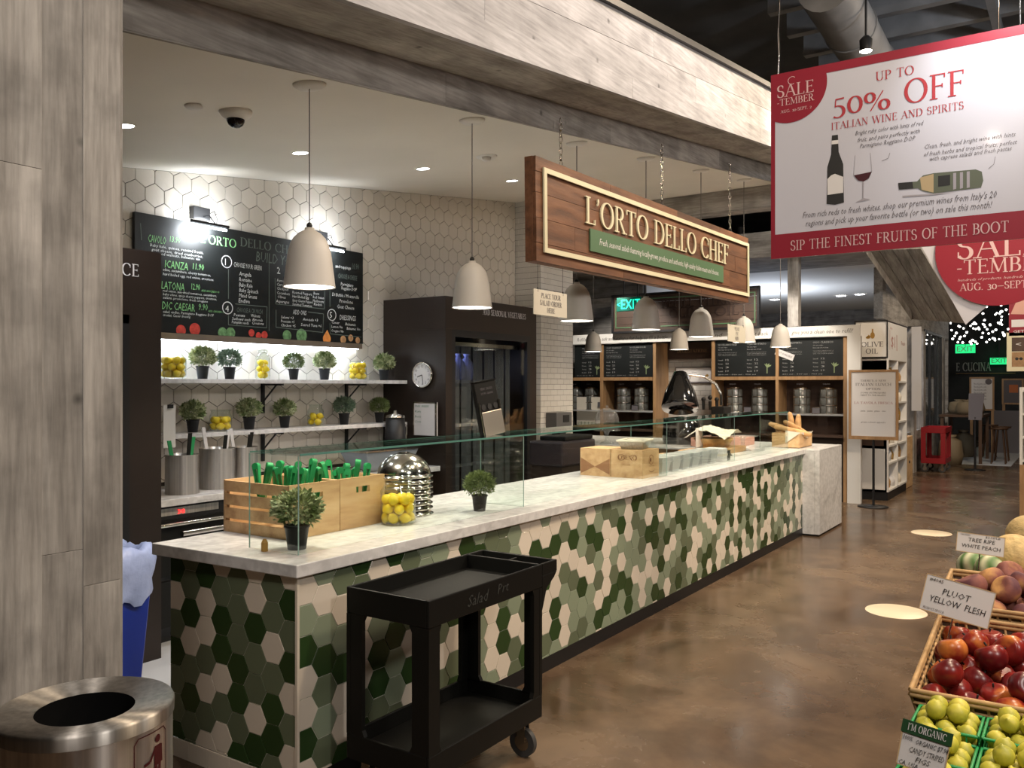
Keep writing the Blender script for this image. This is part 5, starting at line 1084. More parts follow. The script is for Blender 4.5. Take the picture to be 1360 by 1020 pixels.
# ================================================================== OIL SHOP
X0 = 12.2
def Yp(u): return gy(u, X0)
sh = thing('dispenser_shelving', 'honey oak shelving wall with black price boards and glass dispensers, beyond the return counter', 'shelving', (X0, 0, 0))
def zc(v, u): return zx(u, v, X0)
def post(u0, u1, z0=0, z1=2.27): ob('post', bx(0, .45, Yp(u1), Yp(u0), z0, z1), 'oak', parent=sh)
yl, y1a, y1b, y2a, y2b = Yp(756), Yp(797), Yp(801), Yp(867), Yp(871)
y3a, y3b, y4a, y4b, y5a, y5b = Yp(945), Yp(949), Yp(1030), Yp(1034), Yp(1120), Yp(1125)
for a, b in ((797, 801), (867, 871), (945, 949), (1030, 1034), (1120, 1125)): post(a, b)
for ya, yb in ((y1a, yl), (y2a, y1b), (y4a, y3b), (y5a, y4b)):
    ob('board_rail', bx(-.01, .45, ya, yb, 1.68, 1.73), 'oak', parent=sh); ob('back_panel', bx(.4, .43, ya, yb, .8, 2.27), 'oldwood', parent=sh)
    ob('glass_shelf', bx(0, .4, ya, yb, 1.18, 1.2), 'clearp', parent=sh); ob('lower_cabinet', bx(.02, .45, ya, yb, .0, .88), 'brown_cab', parent=sh); ob('counter_top', bx(-.03, .45, ya, yb, .88, .91), 'oldwood', parent=sh)
ob('recess_side', bx(0, .6, y2a-.004, y2a, 0, 2.27), 'oak', parent=sh)
# banner, as one long strip
zb0, zb1 = 2.275, 2.425
bn = thing('banner_strip', 'long white strip with grey italic writing above the price boards', 'banner', (X0-.04, Yp(1143), zb0)); bl = Yp(750)-Yp(1143)
ob('strip', bx(0, .03, 0, bl, 0, zb1-zb0), 'white_paint', parent=bn)
t = MB()
for s_, ua, ub in (('Refills', 768, 780), ('ask an Eataliano for help to fill a bottle,', 801, 889), ('and', 946, 961), ('bring it back', 985, 1022), ("and we'll", 1026, 1048), ('give you a clean one to refill!', 1052, 1134)):
    hand(t, s_, Yp(750)-Yp(ua), .045, Yp(ua)-Yp(ub), .06, shear=.3)
ob('lettering', t, mat('grey_italic', (.17, .155, .14), .7), parent=bn, rot=XP, loc=(-.001, bl, 0))
# price boards with chalky lettering
k_ = 0
for (ua, ub), nm in zip(((762, 797), (801, 867), (949, 1030), (1034, 1120)), ('leftmost', 'second from the left', 'third from the left', 'rightmost')):
    ya, yb = Yp(ub), Yp(ua); W_ = yb-ya
    g = thing('price_board', 'black price board of the oil shop, %s of four' % nm, 'price board', (X0+.02, ya, 1.735)); ob('panel', bx(0, .02, .004, W_-.004, .0, .53), 'chalk', parent=g)
    t = MB(); cols_ = 2 if W_ > .6 else 1
    for c in range(cols_):
        xx = .05+c*W_/2*.96 if cols_ == 2 else .3*W_; cw = W_/cols_*.62
        hand(t, ('OLIO FRUTTATO', 'OLIO CLASSICO', 'NOCELLARA DOLCE')[(k_+c) % 3], xx, .455, cw, .026); hand(t, 'Olio extra vergine', xx, .42, cw*.5, .016); hand(t, 'Extra virgin olive oil, Sicily', xx, .385, cw*.75, .016)
        for j in range(3): hand(t, ('fresh and fruity with green notes of', 'tomato leaf and almond, best over', 'salads, soup and grilled vegetables')[j], xx, .345-j*.02, cw, .010)
        for j, (a, b) in enumerate((('Small', '12'), ('Medium', '22'), ('Tasting', '3'), ('Refill', '19'))):
            hand(t, a, xx, .23-j*.055, cw*.25, .018); hand(t, b, xx+cw*.4, .23-j*.055, cw*.18, .026)
    hand(t, '250 ml - 500 ml - 750 ml', .05, .02, W_*.62, .014)
    ob('lettering', t, mat('board_grey', (.34, .34, .33), .8) if k_ == 0 else bpy.data.materials['board_grey'], parent=g, rot=XP, loc=(-.001, W_, 0))
    t = MB(); bx0 = W_*.86
    line2(t, [(bx0, .04), (bx0, .13)], .012); 
    for a in (-.5, -.1, .4, .9): poly2(t, [(bx0, .12), (bx0+.05*math.sin(a)-.01, .13+.04*math.cos(a)), (bx0+.08*math.sin(a), .12+.07*math.cos(a)), (bx0+.05*math.sin(a)+.012, .12+.04*math.cos(a))], .0007)
    ob('sprig', t, mat('sprig_green', (.22, .28, .14), .8) if k_ == 0 else bpy.data.materials['sprig_green'], parent=g, rot=XP, loc=(-.001, W_, 0)); k_ += 1
# glass dispensers: stacks of tumblers in wire columns
disp = None
for u, nm in ((766, 'leftmost'), (786, 'second'), (829, 'third'), (852, 'fourth'), (976, 'fifth'), (1009, 'sixth'), (1065, 'seventh'), (1100, 'eighth')):
    loc = (X0+.2, gy(u, X0+.2), 1.202); lb = 'glass jar column in the oak shelving, %s from the left' % nm
    if disp is None:
        disp = thing('glass_dispenser', lb, 'dispenser', loc); mb = MB()
        for k in range(3): mb.lathe([(.001, k*.115+.002), (.108, k*.115+.002), (.11, k*.115+.01), (.11, k*.115+.108), (.095, k*.115+.113), (.001, k*.115+.113)], n=18)
        ob('jar_stack', mb, mat('smoky_glass', (.12, .12, .11), .12, .2, spec=.8), parent=disp); mb = MB()
        for k in range(8):
            a = PI/4*k; mb.rod((.115*math.cos(a), .115*math.sin(a), 0), (.115*math.cos(a), .115*math.sin(a), .345), .0045, n=5)
        for k in range(4): mb.lathe([(.114, k*.115), (.119, k*.115+.005), (.114, k*.115+.010)], n=24)
        ob('wire_frame', mb, 'steel', parent=disp); ob('lid', MB().lathe([(.001, .35), (.08, .35), (.085, .365), (.02, .38), (.001, .38)], n=20), 'steel', parent=disp)
        t = MB(); hand(t, 'OLIO', -.05, 0, .1, .02); ob('label_plate', t, 'paper', parent=disp, rot=XP, loc=(-.1, 0, .41))
    else: dup(disp, loc, 0, lb)
for u, nm in ((842, 'left'), (992, 'middle'), (1083, 'right')):
    g = thing('price_card', 'small framed price card on the glass shelf, %s one' % nm, 'card', (X0+.02, gy(u, X0), 1.202)); ob('card', bx(0, .01, -.05, .05, 0, .09), 'inkgrey', parent=g); ob('frame', MB().box(-.003, .0, -.055, .055, 0, .008).box(-.003, 0, -.055, .055, .085, .093), 'steel', parent=g)
g = thing('paper_tag', 'small white paper tag stuck askew on the rightmost black price board', 'tag', (X0+.005, Yp(1042), zc(471, 1042)), rot=(math.radians(22), 0, 0)); ob('tag', bx(0, .006, -.135, .135, -.045, .045), 'paper', parent=g); t = MB(); hand(t, 'NOT AVAILABLE', -.11, -.012, .22, .03); ob('print', t, 'inkgrey', parent=g, rot=XP, loc=(-.001, 0, 0))
# bright back of the left bays, tumblers
g = thing('back_screen', 'pale panel behind the tumblers in the leftmost shelving bay', 'panel', (X0+.1, Yp(797), .95)); ob('panel', bx(0, .01, .02, Yp(762)-Yp(797), 0, .46), 'linen', parent=g); ob('switch', bx(-.02, 0, .03, .09, .3, .38), 'inkgrey', parent=g)
me_tu = MB().lathe([(.001, 0), (.03, 0), (.037, .1), (.034, .1), (.028, .006), (.001, .006)], n=14).mesh('tumbler', M['jar'])
for k in range(5): ob('tumbler', me_tu, loc=(X0-.0, Yp(770+k*4.6), .912), label='clear tumbler on the shelf in the leftmost oak bay', cat='tumbler', group='tumblers in the leftmost oak bay')
for k in range(6): ob('tumbler', me_tu, loc=(X0+.0, Yp(960+k*11), .912), label='clear tumbler under the glass shelf of the right oak bays', cat='tumbler', group='tumblers in the right oak bays')
# recess with white tiles and notice
rc = ob('wall_recess', bx(X0+.6, X0+.7, Yp(945)-.1, Yp(868)+.4, 0, 2.9), 'grout_dark', kind='structure')
me_t2 = tile_mb([(.0015, .0015), (.1485, .0015), (.1485, .0735), (.0015, .0735)], .006, ch=.002).mesh('subway_tile', M['subway'])
ya, yb = gy(948, X0+.6), gy(878, X0+.6); j = 0; z_ = .92
while z_ < 2.02:
    y = yb + (.075 if j % 2 else 0)
    while y > ya-.1: ob('subway_tile', me_t2, parent=rc, loc=(X0+.6, y, z_), rot=(0, 0, -PI/2)); y -= .15
    z_ += .075; j += 1
g = thing('wall_notice', 'white framed board with small drawings in the tiled recess', 'notice', (X0+.55, gy(944, X0+.55), 1.66)); nw = gy(898, X0+.55)-gy(944, X0+.55); ob('board', bx(0, .02, 0, nw, 0, .22), 'paper', parent=g); ob('edge', MB().box(.0, .025, -.012, 0, -.02, .235).box(0, .025, nw, nw+.012, -.02, .235).box(0, .025, 0, nw, -.02, 0).box(0, .025, 0, nw, .22, .235), 'inkgrey', parent=g)
t = MB(); hand(t, 'How to taste', nw*.1, .14, .12, .02); rect2(t, nw*.12, nw*.14, .04, .12); rect2(t, nw*.4, nw*.42, .04, .12); hand(t, 'Vini', nw*.45, .14, .08, .02); ob('print', t, 'inkgrey', parent=g, rot=XP, loc=(-.001, nw, 0)); t = MB(); poly2(t, [(nw*.75, .06), (nw*.9, .12), (nw*.95, .10), (nw*.85, .05)]); ob('drawing', t, 'gold', parent=g, rot=XP, loc=(-.001, nw, 0))
g = thing('wall_header', 'brown header board over the tiled recess', 'header', (X0+.5, gy(946, X0+.5), 2.02)); hw = gy(880, X0+.5)-gy(946, X0+.5); ob('board', bx(0, .03, 0, hw, 0, .26), 'oldwood', parent=g); t = MB(); serif(t, 'DEGUSTAZIONE', hw*.3, .1, .05, width=hw*.6); ob('lettering', t, 'oak', parent=g, rot=XP, loc=(-.001, hw, 0))
# brown wooden sign above
XS = 12.02; ya, yb = gy(1008, XS), gy(812, XS); zt2, zb2 = zx(1008, 382, XS), zx(812, 440.6, XS)
g = thing('oil_shop_sign', 'wide brown board sign in a black frame, mostly hidden behind the carved sign', 'sign', (XS, ya, zb2)); W_, h_ = yb-ya, zt2-zb2
for k in range(5): ob('board', bx(.03, .05, .02, W_-.02, h_/5*k+.002, h_/5*(k+1)-.002), 'name_wood' if False else mat('sign_boards_dark', (.055, .032, .022), .6, noise=(4, .3)) if k == 0 else bpy.data.materials['sign_boards_dark'], parent=g)
ob('frame', MB().box(0, .08, 0, W_, -.03, .0).box(0, .08, 0, W_, h_, h_+.03).box(0, .08, -.0, .03, 0, h_).box(0, .08, W_-.03, W_, 0, h_), 'black_steel', parent=g)
ob('hanger', MB().rod((.04, .2, h_), (.04, .2, 3.43-zb2), .01).rod((.04, W_-.2, h_), (.04, W_-.2, 3.43-zb2), .01), 'black_steel', parent=g)
ob('green_line', MB().box(.02, .03, .06, W_-.06, .05, .065).box(.02, .03, .06, W_-.06, h_-.065, h_-.05).box(.02, .03, .06, .075, .065, h_-.065).box(.02, .03, W_-.075, W_-.06, .065, h_-.065), 'signgreen', parent=g)
t = MB(); serif(t, 'OIL REFILL VITRINE', .5, h_*.62, .13, width=W_-.75, depth=.01); serif(t, 'OLIVE OIL', .95, h_*.33, .13, width=1.1, depth=.01); hand(t, 'imported and sold on tap', .95, h_*.16, 1.4, .05)
ob('lettering', t, mat('dark_letter', (.035, .02, .015), .6), parent=g, rot=XP, loc=(.028, W_, 0))
# exit sign
XE = 11.2; ya, yb = gy(851, XE), gy(819, XE)
g = thing('exit_sign', 'glowing green exit sign half hidden by the fourth pendant lamp', 'exit sign', (XE, ya, zx(835, 413, XE))); W_ = yb-ya
ob('housing', bx(.003, .05, 0, W_, 0, .2), 'exitbox', parent=g)
t = MB(); hand(t, 'EXIT', .075, .03, W_-.085, .145); hand(t, '<', .01, .06, .045, .08)
ob('lettering', t, 'exitg', parent=g, rot=XP, loc=(-.001, W_, 0)); t = MB()
ob('face', bx(.0, .003, .002, W_-.002, .002, .198), mat('dim_green_face', (.0, .05, .035), .4, emit=.06, ecol=(0, .4, .25)), parent=g); ob('stem', MB().rod((.03, W_*.15, .2), (.03, W_*.15, 6.6-g.location.z), .012), 'black_steel', parent=g)
light('exit_glow', 'POINT', (XE-.15, (ya+yb)/2, g.location.z+.1), .4, (.1, 1, .6), size=.08)
# white panel and olive oil unit
ob('trim_12', bx(12.16, 12.24, gy(1144, 12.2), gy(1126, 12.2), 0, 2.275), 'white_paint', kind='structure')
g = thing('olive_oil_unit', 'white end shelf unit with olive oil sign and goods on its open shelves', 'shelf unit', (12.68, 2.25, 0)); UL, UD, UH = 1.5, .42, 2.48
ob('plinth', bx(.01, UL-.01, .01, UD, 0, .12), 'black_steel', parent=g); ob('left_panel', bx(0, .03, .02, UD, .12, 1.95), 'white_paint', parent=g)
ob('back_panel', bx(0, UL, UD-.02, UD, .12, 2.0), 'white_paint', parent=g); ob('header', bx(0, UL, 0, UD, 1.96, UH), 'white_paint', parent=g)
for x in (0, .72, UL-.04): ob('upright', bx(x, x+.04, 0, UD-.02, .12, 1.96), 'white_paint', parent=g)
for z_ in (.12, .50, .74, 1.05, 1.34, 1.64): ob('shelf', bx(.04, UL-.04, .0, UD-.02, z_, z_+.025), 'white_paint', parent=g)
ob('cupboard_door', bx(-.012, 0, .04, UD-.02, .15, .72), 'white_paint', parent=g); ob('dark_niche', bx(-.004, .0, .06, UD-.05, .76, .9), 'oldwood', parent=g)
ps = ob('sign_panel', bx(-.02, 0, .02, UD-.0, 2.0, UH+.02), 'white_paint', parent=g); ob('sign_frame', MB().box(-.03, -.02, .0, UD+.02, 1.98, 2.0).box(-.03, -.02, 0, UD+.02, UH+.01, UH+.03).box(-.03, -.02, 0, .015, 2.0, UH+.01).box(-.03, -.02, UD+.005, UD+.02, 2.0, UH+.01), 'ink', parent=g)
t = MB(); serif(t, 'OLIVE', .07, .14, .07, width=.29); serif(t, 'OIL', .13, .045, .07, width=.16); ob('lettering', t, 'inkgrey', parent=g, rot=XP, loc=(-.022, UD, 2.0))
t = MB(); disc2(t, .22, .30, .03, .045); rect2(t, .21, .23, .34, .39); disc2(t, .16, .27, .03, .015); poly2(t, [(.13, .27), (.17, .31), (.2, .28)]); ob('oil_drawing', t, 'gold', parent=g, rot=XP, loc=(-.022, UD, 2.0))
t = MB(); rect2(t, .1, .12, 2.1, 2.38); hand(t, '$1', .2, 2.14, .3, .16); hand(t, 'Olio', .12, 2.39, .18, .03); rect2(t, .62, .66, 2.1, 2.33); hand(t, 'Fresh', 1.0, 2.2, .3, .06); ob('side_poster', t, mat('faded_red', (.45, .2, .18), .7), parent=g, rot=YP, loc=(0, -.001, 0))
gm = [('linen', .11), ('crust', .1), ('paper', .12), ('gold', .09)]; q = random.Random(9); c_ = 0
nmz = {.145: 'bottom', .525: 'second', .765: 'third', 1.075: 'fourth', 1.365: 'fifth', 1.665: 'top'}
for z_ in (.145, .525, .765, 1.075, 1.365, 1.665):
    for k in range(5):
        m_, r_ = gm[(c_) % 4]; c_ += 1; hh = q.uniform(.14, .22); x = 12.68+.14+k*.27+(.03 if k > 1 else 0)
        ob('goods_bag', MB().lathe([(.001, 0), (r_*.75, 0), (r_*.85, hh*.5), (r_*.55, hh*.85), (r_*.35, hh*.9), (r_*.5, hh), (.001, hh)], n=10, sy=.8), m_, loc=(x, 2.36, z_+.001), label='tied bag of goods on the %s shelf of the white olive oil unit' % nmz[z_], cat='bag', group='bags on the %s shelf of the olive oil unit' % nmz[z_])
g = thing('wooden_box', 'tall pale wooden box standing past the olive oil unit', 'box', (14.3, 2.28, 0)); ob('body', bx(0, .6, 0, .3, 0, .8), 'pine', parent=g, bev=.01); ob('latch', bx(.25, .3, -.01, 0, .38, .42), 'ink', parent=g)
# standing framed poster
Xq = 11.95; ya, yb = gy(1193, Xq), gy(1127, Xq); z0, z1 = zx(1160, 584, Xq), zx(1160, 491, Xq); W_ = yb-ya; h_ = z1-z0
g = thing('poster_stand', 'oak-framed white poster on a black pole stand before the olive oil unit', 'poster stand', (Xq, (ya+yb)/2, 0))
ob('base', MB().lathe([(.001, 0), (.19, 0), (.19, .012), (.001, .02)], n=28), 'black_steel', parent=g); ob('pole', MB().rod((.03, 0, .018), (.03, 0, z0+.3), .016), 'black_steel', parent=g)
ob('frame', MB().box(0, .03, -W_/2, W_/2, z0, z0+.045).box(0, .03, -W_/2, W_/2, z1-.03, z1).box(0, .03, -W_/2, -W_/2+.03, z0+.045, z1-.03).box(0, .03, W_/2-.03, W_/2, z0+.045, z1-.03), 'oak', parent=g); ob('sheet', bx(.012, .02, -W_/2+.03, W_/2-.03, z0+.045, z1-.03), 'paper', parent=g)
t = MB(); cw = W_
for s_, zf, wf_, hh in (("THERE'S A NEW", .86, .52, .026), ('ITALIAN LUNCH', .80, .72, .036), ('OPTION', .74, .3, .028), ('', 0, 0, 0)):
    if s_: serif(t, s_, cw/2, h_*(zf-.03), hh, width=cw*wf_, align='C')
for k, s_ in enumerate(('DOWN ON THE SQUARE', 'NEXT TO THE SALADS')): hand(t, s_, cw/2, h_*(.66-.035*k), cw*.5, .02, align='C')
hand(t, 'pasta   panini   gelato   vino', cw/2, h_*.40, cw*.5, .022, align='C'); hand(t, 'grazie e buon appetito', cw/2, h_*.24, cw*.5, .02, align='C', shear=.2)
ob('lettering', t, 'inkgrey', parent=g, rot=XP, loc=(.011, W_/2, z0)); t = MB(); serif(t, 'LA TAVOLA FRESCA', cw/2, h_*.51, .03, width=cw*.78, align='C'); ob('lettering', t, mat('rose_ink', (.4, .2, .2), .7), parent=g, rot=XP, loc=(.011, W_/2, z0), label='rose lettering')
# ================================================================== FAR HALL
Xf = 29.9
g = thing('wall_lettering', 'pale letters on the dark wall at the far end of the hall', 'lettering', (Xf, gy(1270, Xf), zx(1270, 493, Xf))); t = MB(); serif(t, 'E CUCINA', 0, 0, .26, width=gy(1270, Xf)-gy(1316, Xf), depth=.02, wt=1.3); ob('letters', t, 'paper', parent=g, rot=XP, loc=(-.03, 0, 0)); ob('rail', bx(-.03, 0, -1.6, 0, -.09, -.06), 'oak', parent=g)
for (u, v, X_, lb) in ((1282, 465, 26, 'green exit sign in the far hall, the nearer left one'), (1327, 480, 29.5, 'green exit sign in the far hall, right one near the poster')):
    g = thing('exit_sign', lb, 'exit sign', (X_, gy(u, X_), zx(u, v+4, X_))); ob('face', bx(0, .02, -.24, .24, 0, .24 if X_ < 27 else .2), mat('far_exit_glow', (.0, .5, .15), .5, emit=1.1, ecol=(.02, .75, .22)) if X_ < 27 else bpy.data.materials['far_exit_glow'], parent=g); t = MB(); hand(t, 'EXIT', -.2, .05, .4, .14); ob('lettering', t, 'paper', parent=g, rot=XP, loc=(-.002, 0, 0)); ob('hanger', bx(0, .02, -.01, .01, .2, 6.6-g.location.z), 'black_steel', parent=g)
g = thing('string_lights', 'cluster of tiny white string lights hanging in the dark far hall', 'string lights', (22, 2.0, 3.0)); q = random.Random(21); me_b2 = MB().ball((0, 0, 0), .024, n=8, m=6).mesh('light_bulb', M['star']); t = MB()
for k in range(95):
    X_ = q.uniform(20, 27); u = q.uniform(1262, 1350); v = 405+q.random()*52*(1 if u < 1330 else .8); y_, z_ = gy(u, X_), zx(u, v, X_); ob('light_bulb', me_b2, parent=g, loc=(X_-22, y_-2.0, z_-3.0)); t.rod((X_-22, y_-2, z_-3), (X_-22, y_-2, z_-3+.5), .003, n=3)
ob('wires', t, 'black_steel', parent=g, kind='stuff')
def easel(u0, u1, v0, v1, X_, lb, m_='paper', legs=True, art=None):
    ya, yb = gy(u1, X_), gy(u0, X_); z0, z1 = zx((u0+u1)/2, v1, X_), zx((u0+u1)/2, v0, X_); W_ = yb-ya
    t_ = thing('easel_board', lb, 'board', (X_, ya, 0)); ob('sheet', bx(.01, .03, 0, W_, z0, z1), m_, parent=t_); ob('frame', MB().box(0, .03, -.04, 0, z0, z1).box(0, .03, W_, W_+.04, z0, z1).box(0, .03, -.04, W_+.04, z0-.04, z0).box(0, .03, -.04, W_+.04, z1, z1+.04), 'oak', parent=t_)
    for s_ in (0, W_): ob('leg', MB().hexa([(.03, s_-.03, 0), (.06, s_-.03, 0), (.06, s_+.03, 0), (.03, s_+.03, 0), (.03, s_-.03, z1), (.06, s_-.03, z1), (.06, s_+.03, z1), (.03, s_+.03, z1)]), 'oak', parent=t_)
    t = MB(); 
    if m_ == 'paper':
        for k in range(6): hand(t, 'Menu del giorno e vino', W_*.12, z0+(z1-z0)*(.8-.1*k), W_*.6, .05)
        disc2(t, W_*.82, z0+(z1-z0)*.9, .07); ob('print', t, 'inkgrey', parent=t_, rot=XP, loc=(.009, W_, 0))
    else:
        rect2(t, W_*.3, W_*.8, z0+(z1-z0)*.45, z0+(z1-z0)*.8); ob('picture', t, mat('orange_print', (.5, .15, .05), .7), parent=t_, rot=XP, loc=(.009, W_, 0))
easel(1290, 1318, 503, 543, 22.9, 'oak-framed white menu board standing in the far hall'); easel(1333, 1357, 505, 535, 24, 'framed dark picture with an orange patch in the far hall', 'inkgrey')
g = thing('a_frame_board', 'grey folding board standing under the far dark picture', 'board', (23.5, gy(1343, 23.5), 0)); ob('panel', MB().hexa([(-.3, -.5, 0), (-.27, -.5, 0), (-.27, .5, 0), (-.3, .5, 0), (-.03, -.4, 1.0), (0, -.4, 1.0), (0, .4, 1.0), (-.03, .4, 1.0)]), 'inkgrey', parent=g); ob('rear_leg', MB().rod((.35, -.4, 0), (0, -.35, 1), .03).rod((.35, .4, 0), (0, .35, 1), .03), 'oak', parent=g)
g = thing('stand_sign', 'slim sign on a thin black pole in the aisle beyond the red cart', 'sign stand', (18.2, gy(1295, 18.2), 0)); ob('base', MB().lathe([(.001, 0), (.18, 0), (.18, .015), (.001, .02)], n=20), 'black_steel', parent=g); ob('pole', MB().rod((0, 0, .018), (0, 0, 1.0), .02), 'black_steel', parent=g); ob('panel', MB().hexa([(-.02, -.11, .95), (0, -.11, .95), (0, .11, .95), (-.02, .11, .95), (.04, -.15, 1.45), (.06, -.15, 1.45), (.06, .11, 1.45), (.04, .11, 1.45)]), 'inkgrey', parent=g)
g = thing('high_table', 'dark wooden high table beyond the red cart', 'table', (19.6, 2.15, 0)); ob('top', bx(0, 1.6, -.45, .35, .95, 1.0), 'leather', parent=g)
for a in (.06, 1.54):
    for b in (-.4, .3): ob('leg', bx(a-.03, a+.03, b-.03, b+.03, 0, .95), 'leather', parent=g)
for k, (x, y) in enumerate(((20.0, 1.45), (20.8, 1.45), (21.6, 1.75))):
    g = thing('bar_stool', 'dark wooden stool by the far high table, %s' % ('nearest', 'middle', 'farthest')[k], 'stool', (x, y, 0)); ob('seat', MB().lathe([(.001, .70), (.17, .70), (.18, .73), (.001, .74)], n=18), 'leather', parent=g)
    for a in range(4): ob('leg', MB().rod((.18*math.cos(a*PI/2+.8), .18*math.sin(a*PI/2+.8), 0), (.1*math.cos(a*PI/2+.8), .1*math.sin(a*PI/2+.8), .7), .015), 'leather', parent=g)
for k, (x, y, z_) in enumerate(((19.9, 2.0, 1.0), (20.4, 2.2, 1.0), (20.9, 2.0, 1.0), (19.3, 2.25, 0), (21.5, 2.25, 0))):
    g = thing('sack', ('beige sack on the far high table, nearest', 'beige sack on the far high table, middle', 'beige sack on the far high table, farthest', 'tall beige sack on the floor right of the red cart', 'beige sack on the floor behind the far table')[k], 'sack', (x, y, z_+.001)); hh = .6 if z_ == 0 else .3; ob('body', MB().lathe([(.001, 0), (.2, 0), (.24, hh*.3), (.2, hh*.8), (.08, hh*.9), (.12, hh), (.001, hh)], n=14), 'sack', parent=g); ob('tie', MB().lathe([(.085, hh*.88), (.09, hh*.9), (.085, hh*.92)], n=12), 'ink', parent=g)
Xr = 13.5; g = thing('red_poster', 'red and white poster at the right edge under the sale circle', 'poster', (Xr, gy(1400, Xr), zx(1350, 446, Xr))); W_ = gy(1340, Xr)-gy(1400, Xr); ob('panel', bx(0, .02, 0, W_, 0, .75), 'red', parent=g); t = MB(); rect2(t, .03, W_, .12, .22); ob('white_band', t, 'paper', parent=g, rot=XP, loc=(-.001, W_, 0)); t = MB(); hand(t, 'GET A', .05, .04, .2, .04); ob('lettering', t, 'paper', parent=g, rot=XP, loc=(-.001, W_, 0)); t = MB(); poly2(t, [(.02, .3), (.1, .5), (.5, .62), (.6, .4), (.3, .28)]); ob('picture', t, 'salmon', parent=g, rot=XP, loc=(-.001, W_, 0))
g = thing('eyewear_panel', 'cream sign panel with small dark pictures at the right edge', 'panel', (Xr, gy(1400, Xr), zx(1350, 493, Xr))); W_ = gy(1337, Xr)-gy(1400, Xr); ob('panel', bx(0, .05, 0, W_, 0, .53), 'cream', parent=g); t = MB()
rect2(t, .06, .23, .27, .46); rect2(t, .27, .44, .06, .46); ob('picture', t, 'oldwood', parent=g, rot=XP, loc=(-.001, W_, 0)); t = MB(); rect2(t, .06, .23, .06, .26); ob('picture', t, 'oak', parent=g, rot=XP, loc=(-.001, W_, 0)); t = MB(); disc2(t, .12, .17, .02); disc2(t, .17, .17, .02, z=.0007); line2(t, [(.13, .17), (.16, .17)], .006, .0007); ob('glasses_drawing', t, 'ink', parent=g, rot=XP, loc=(-.002, W_, 0)); t = MB(); hand(t, '<', .11, .34, .06, .06); ob('arrow', t, 'paper', parent=g, rot=XP, loc=(-.002, W_, 0))
g = thing('display_rack', 'white shelf rack on a wooden base at the right edge', 'rack', (11.0, gy(1400, 11), 0)); W_ = gy(1354, 11)-gy(1400, 11); ob('base', bx(0, .4, 0, W_, 0, .72), 'oak', parent=g); ob('side', bx(0, .4, W_-.03, W_, .72, 1.58), 'white_paint', parent=g)
for k in range(4): ob('shelf', bx(0, .4, 0, W_-.03, .75+k*.26, .77+k*.26), 'white_paint', parent=g)
# slim pennant by the window
g = thing('window_banner', 'tall slim white banner left of the far shop window', 'banner', (16.6, 2.5, 1.15)); ob('sheet', bx(0, .02, -.1, .06, 0, 1.5), 'paper', parent=g); ob('rod', MB().rod((.01, -.1, 1.5), (.01, .12, 1.5), .01), 'black_steel', parent=g)
# hall track lamp whose glare shows above the sale sign, shop downlights
g = thing('track_lamp', 'bright track lamp glaring above the sale sign', 'lamp', (9.56, gy(1150, 9.56), zx(1150, 68, 9.56)))
ob('housing', MB().lathe([(.06, 0), (.065, .12), (.03, .16), (.001, .16)], n=20), 'black_steel', parent=g); ob('lens', MB().lathe([(.001, -.01), (.045, -.008), (.06, 0)], n=20), mat('hot_lens', (1, 1, 1), .5, emit=40, ecol=(1, .93, .8)), parent=g); ob('stem', MB().rod((0, 0, .16), (0, 0, 6.6-g.location.z), .012), 'black_steel', parent=g)
for k, (u, v) in enumerate(((1029, 398), (1117, 393), (1142, 391), (1172, 398))):
    D = (3.455-H)*F/(512-v); t_ = tt(u); g = thing('shop_downlight', 'round downlight in the bluish oil shop ceiling, %s from the left' % ('first', 'second', 'third', 'fourth')[k], 'downlight', (D*(CT+ST*t_), D*(ST-CT*t_), 3.458)); ob('lens', MB().lathe([(.001, -.005), (.1, -.005)], n=20), 'bulb', parent=g); ob('ring', MB().lathe([(.1, -.006), (.125, -.008), (.13, 0)], n=20), 'white_paint', parent=g)

# ================================================================== SALE SIGNS
XB = 4.5; yL = gy(1024, XB); zB, zT = 2.268, 3.24; SWd = yL-gy(1372, XB)
g = thing('sale_sign', 'big white and red sale sign with wine bottles hanging at upper right', 'sign', (XB, yL, zB)); h_ = zT-zB
ob('panel', bx(0, .012, -SWd, 0, 0, h_), 'offwhite', parent=g, bev=.001)
def sp(u, v): return yL-gy(u, XB), zx(u, v, XB)-zB
t = MB(); b1 = sp(1028, 312)[1]; tb = h_-.045
rect2(t, 0, SWd, 0, b1); rect2(t, 0, SWd, tb, h_); rect2(t, 0, .022, b1, tb); rect2(t, SWd-.022, SWd, b1, tb)
cx, cz = sp(1050, 116); rr = cz - sp(1050, 163)[1]; pts = clip(clip(arc(cx, cz, rr, rr, 0, 360, 60)[:-1], -1, 0, -.0), 0, 1, h_-.001); t.add([(a, b, .0012) for a, b in pts], [tuple(range(len(pts)))])
ob('red_border', t, 'red', parent=g, rot=XP, loc=(-.0005, 0, 0), label='red border, lower band and corner circle')
t = MB()
def ss(s_, u0, v0, u1, hpx, mb, f=serif, **k):
    a, b = sp(u0, v0), sp(u1, v0); hh = hpx*dep(XB, gy(u0, XB))/F
    if f is serif: serif(mb, s_, a[0], a[1], hh, width=b[0]-a[0], **k)
    else: hand(mb, s_, a[0], a[1], b[0]-a[0], hh, **k)
ss('SIP THE FINEST FRUITS OF THE BOOT', 1050, 333, 1340, 13, t, wt=.9); ss('SALE', 1032, 131, 1081, 16, t, wt=.9); ss('-TEMBER', 1032, 142, 1081, 9, t, wt=.9); ss('AUG. 30-SEPT. 2', 1037, 151, 1078, 4, t); line2(t, arc(*sp(1052, 107), .02, .02, 40, 300, 12), .003)
ob('lettering', t, mat('pale_pink_ink', (.62, .42, .42), .5), parent=g, rot=XP, loc=(-.0022, 0, 0), label='pale lettering on the red')
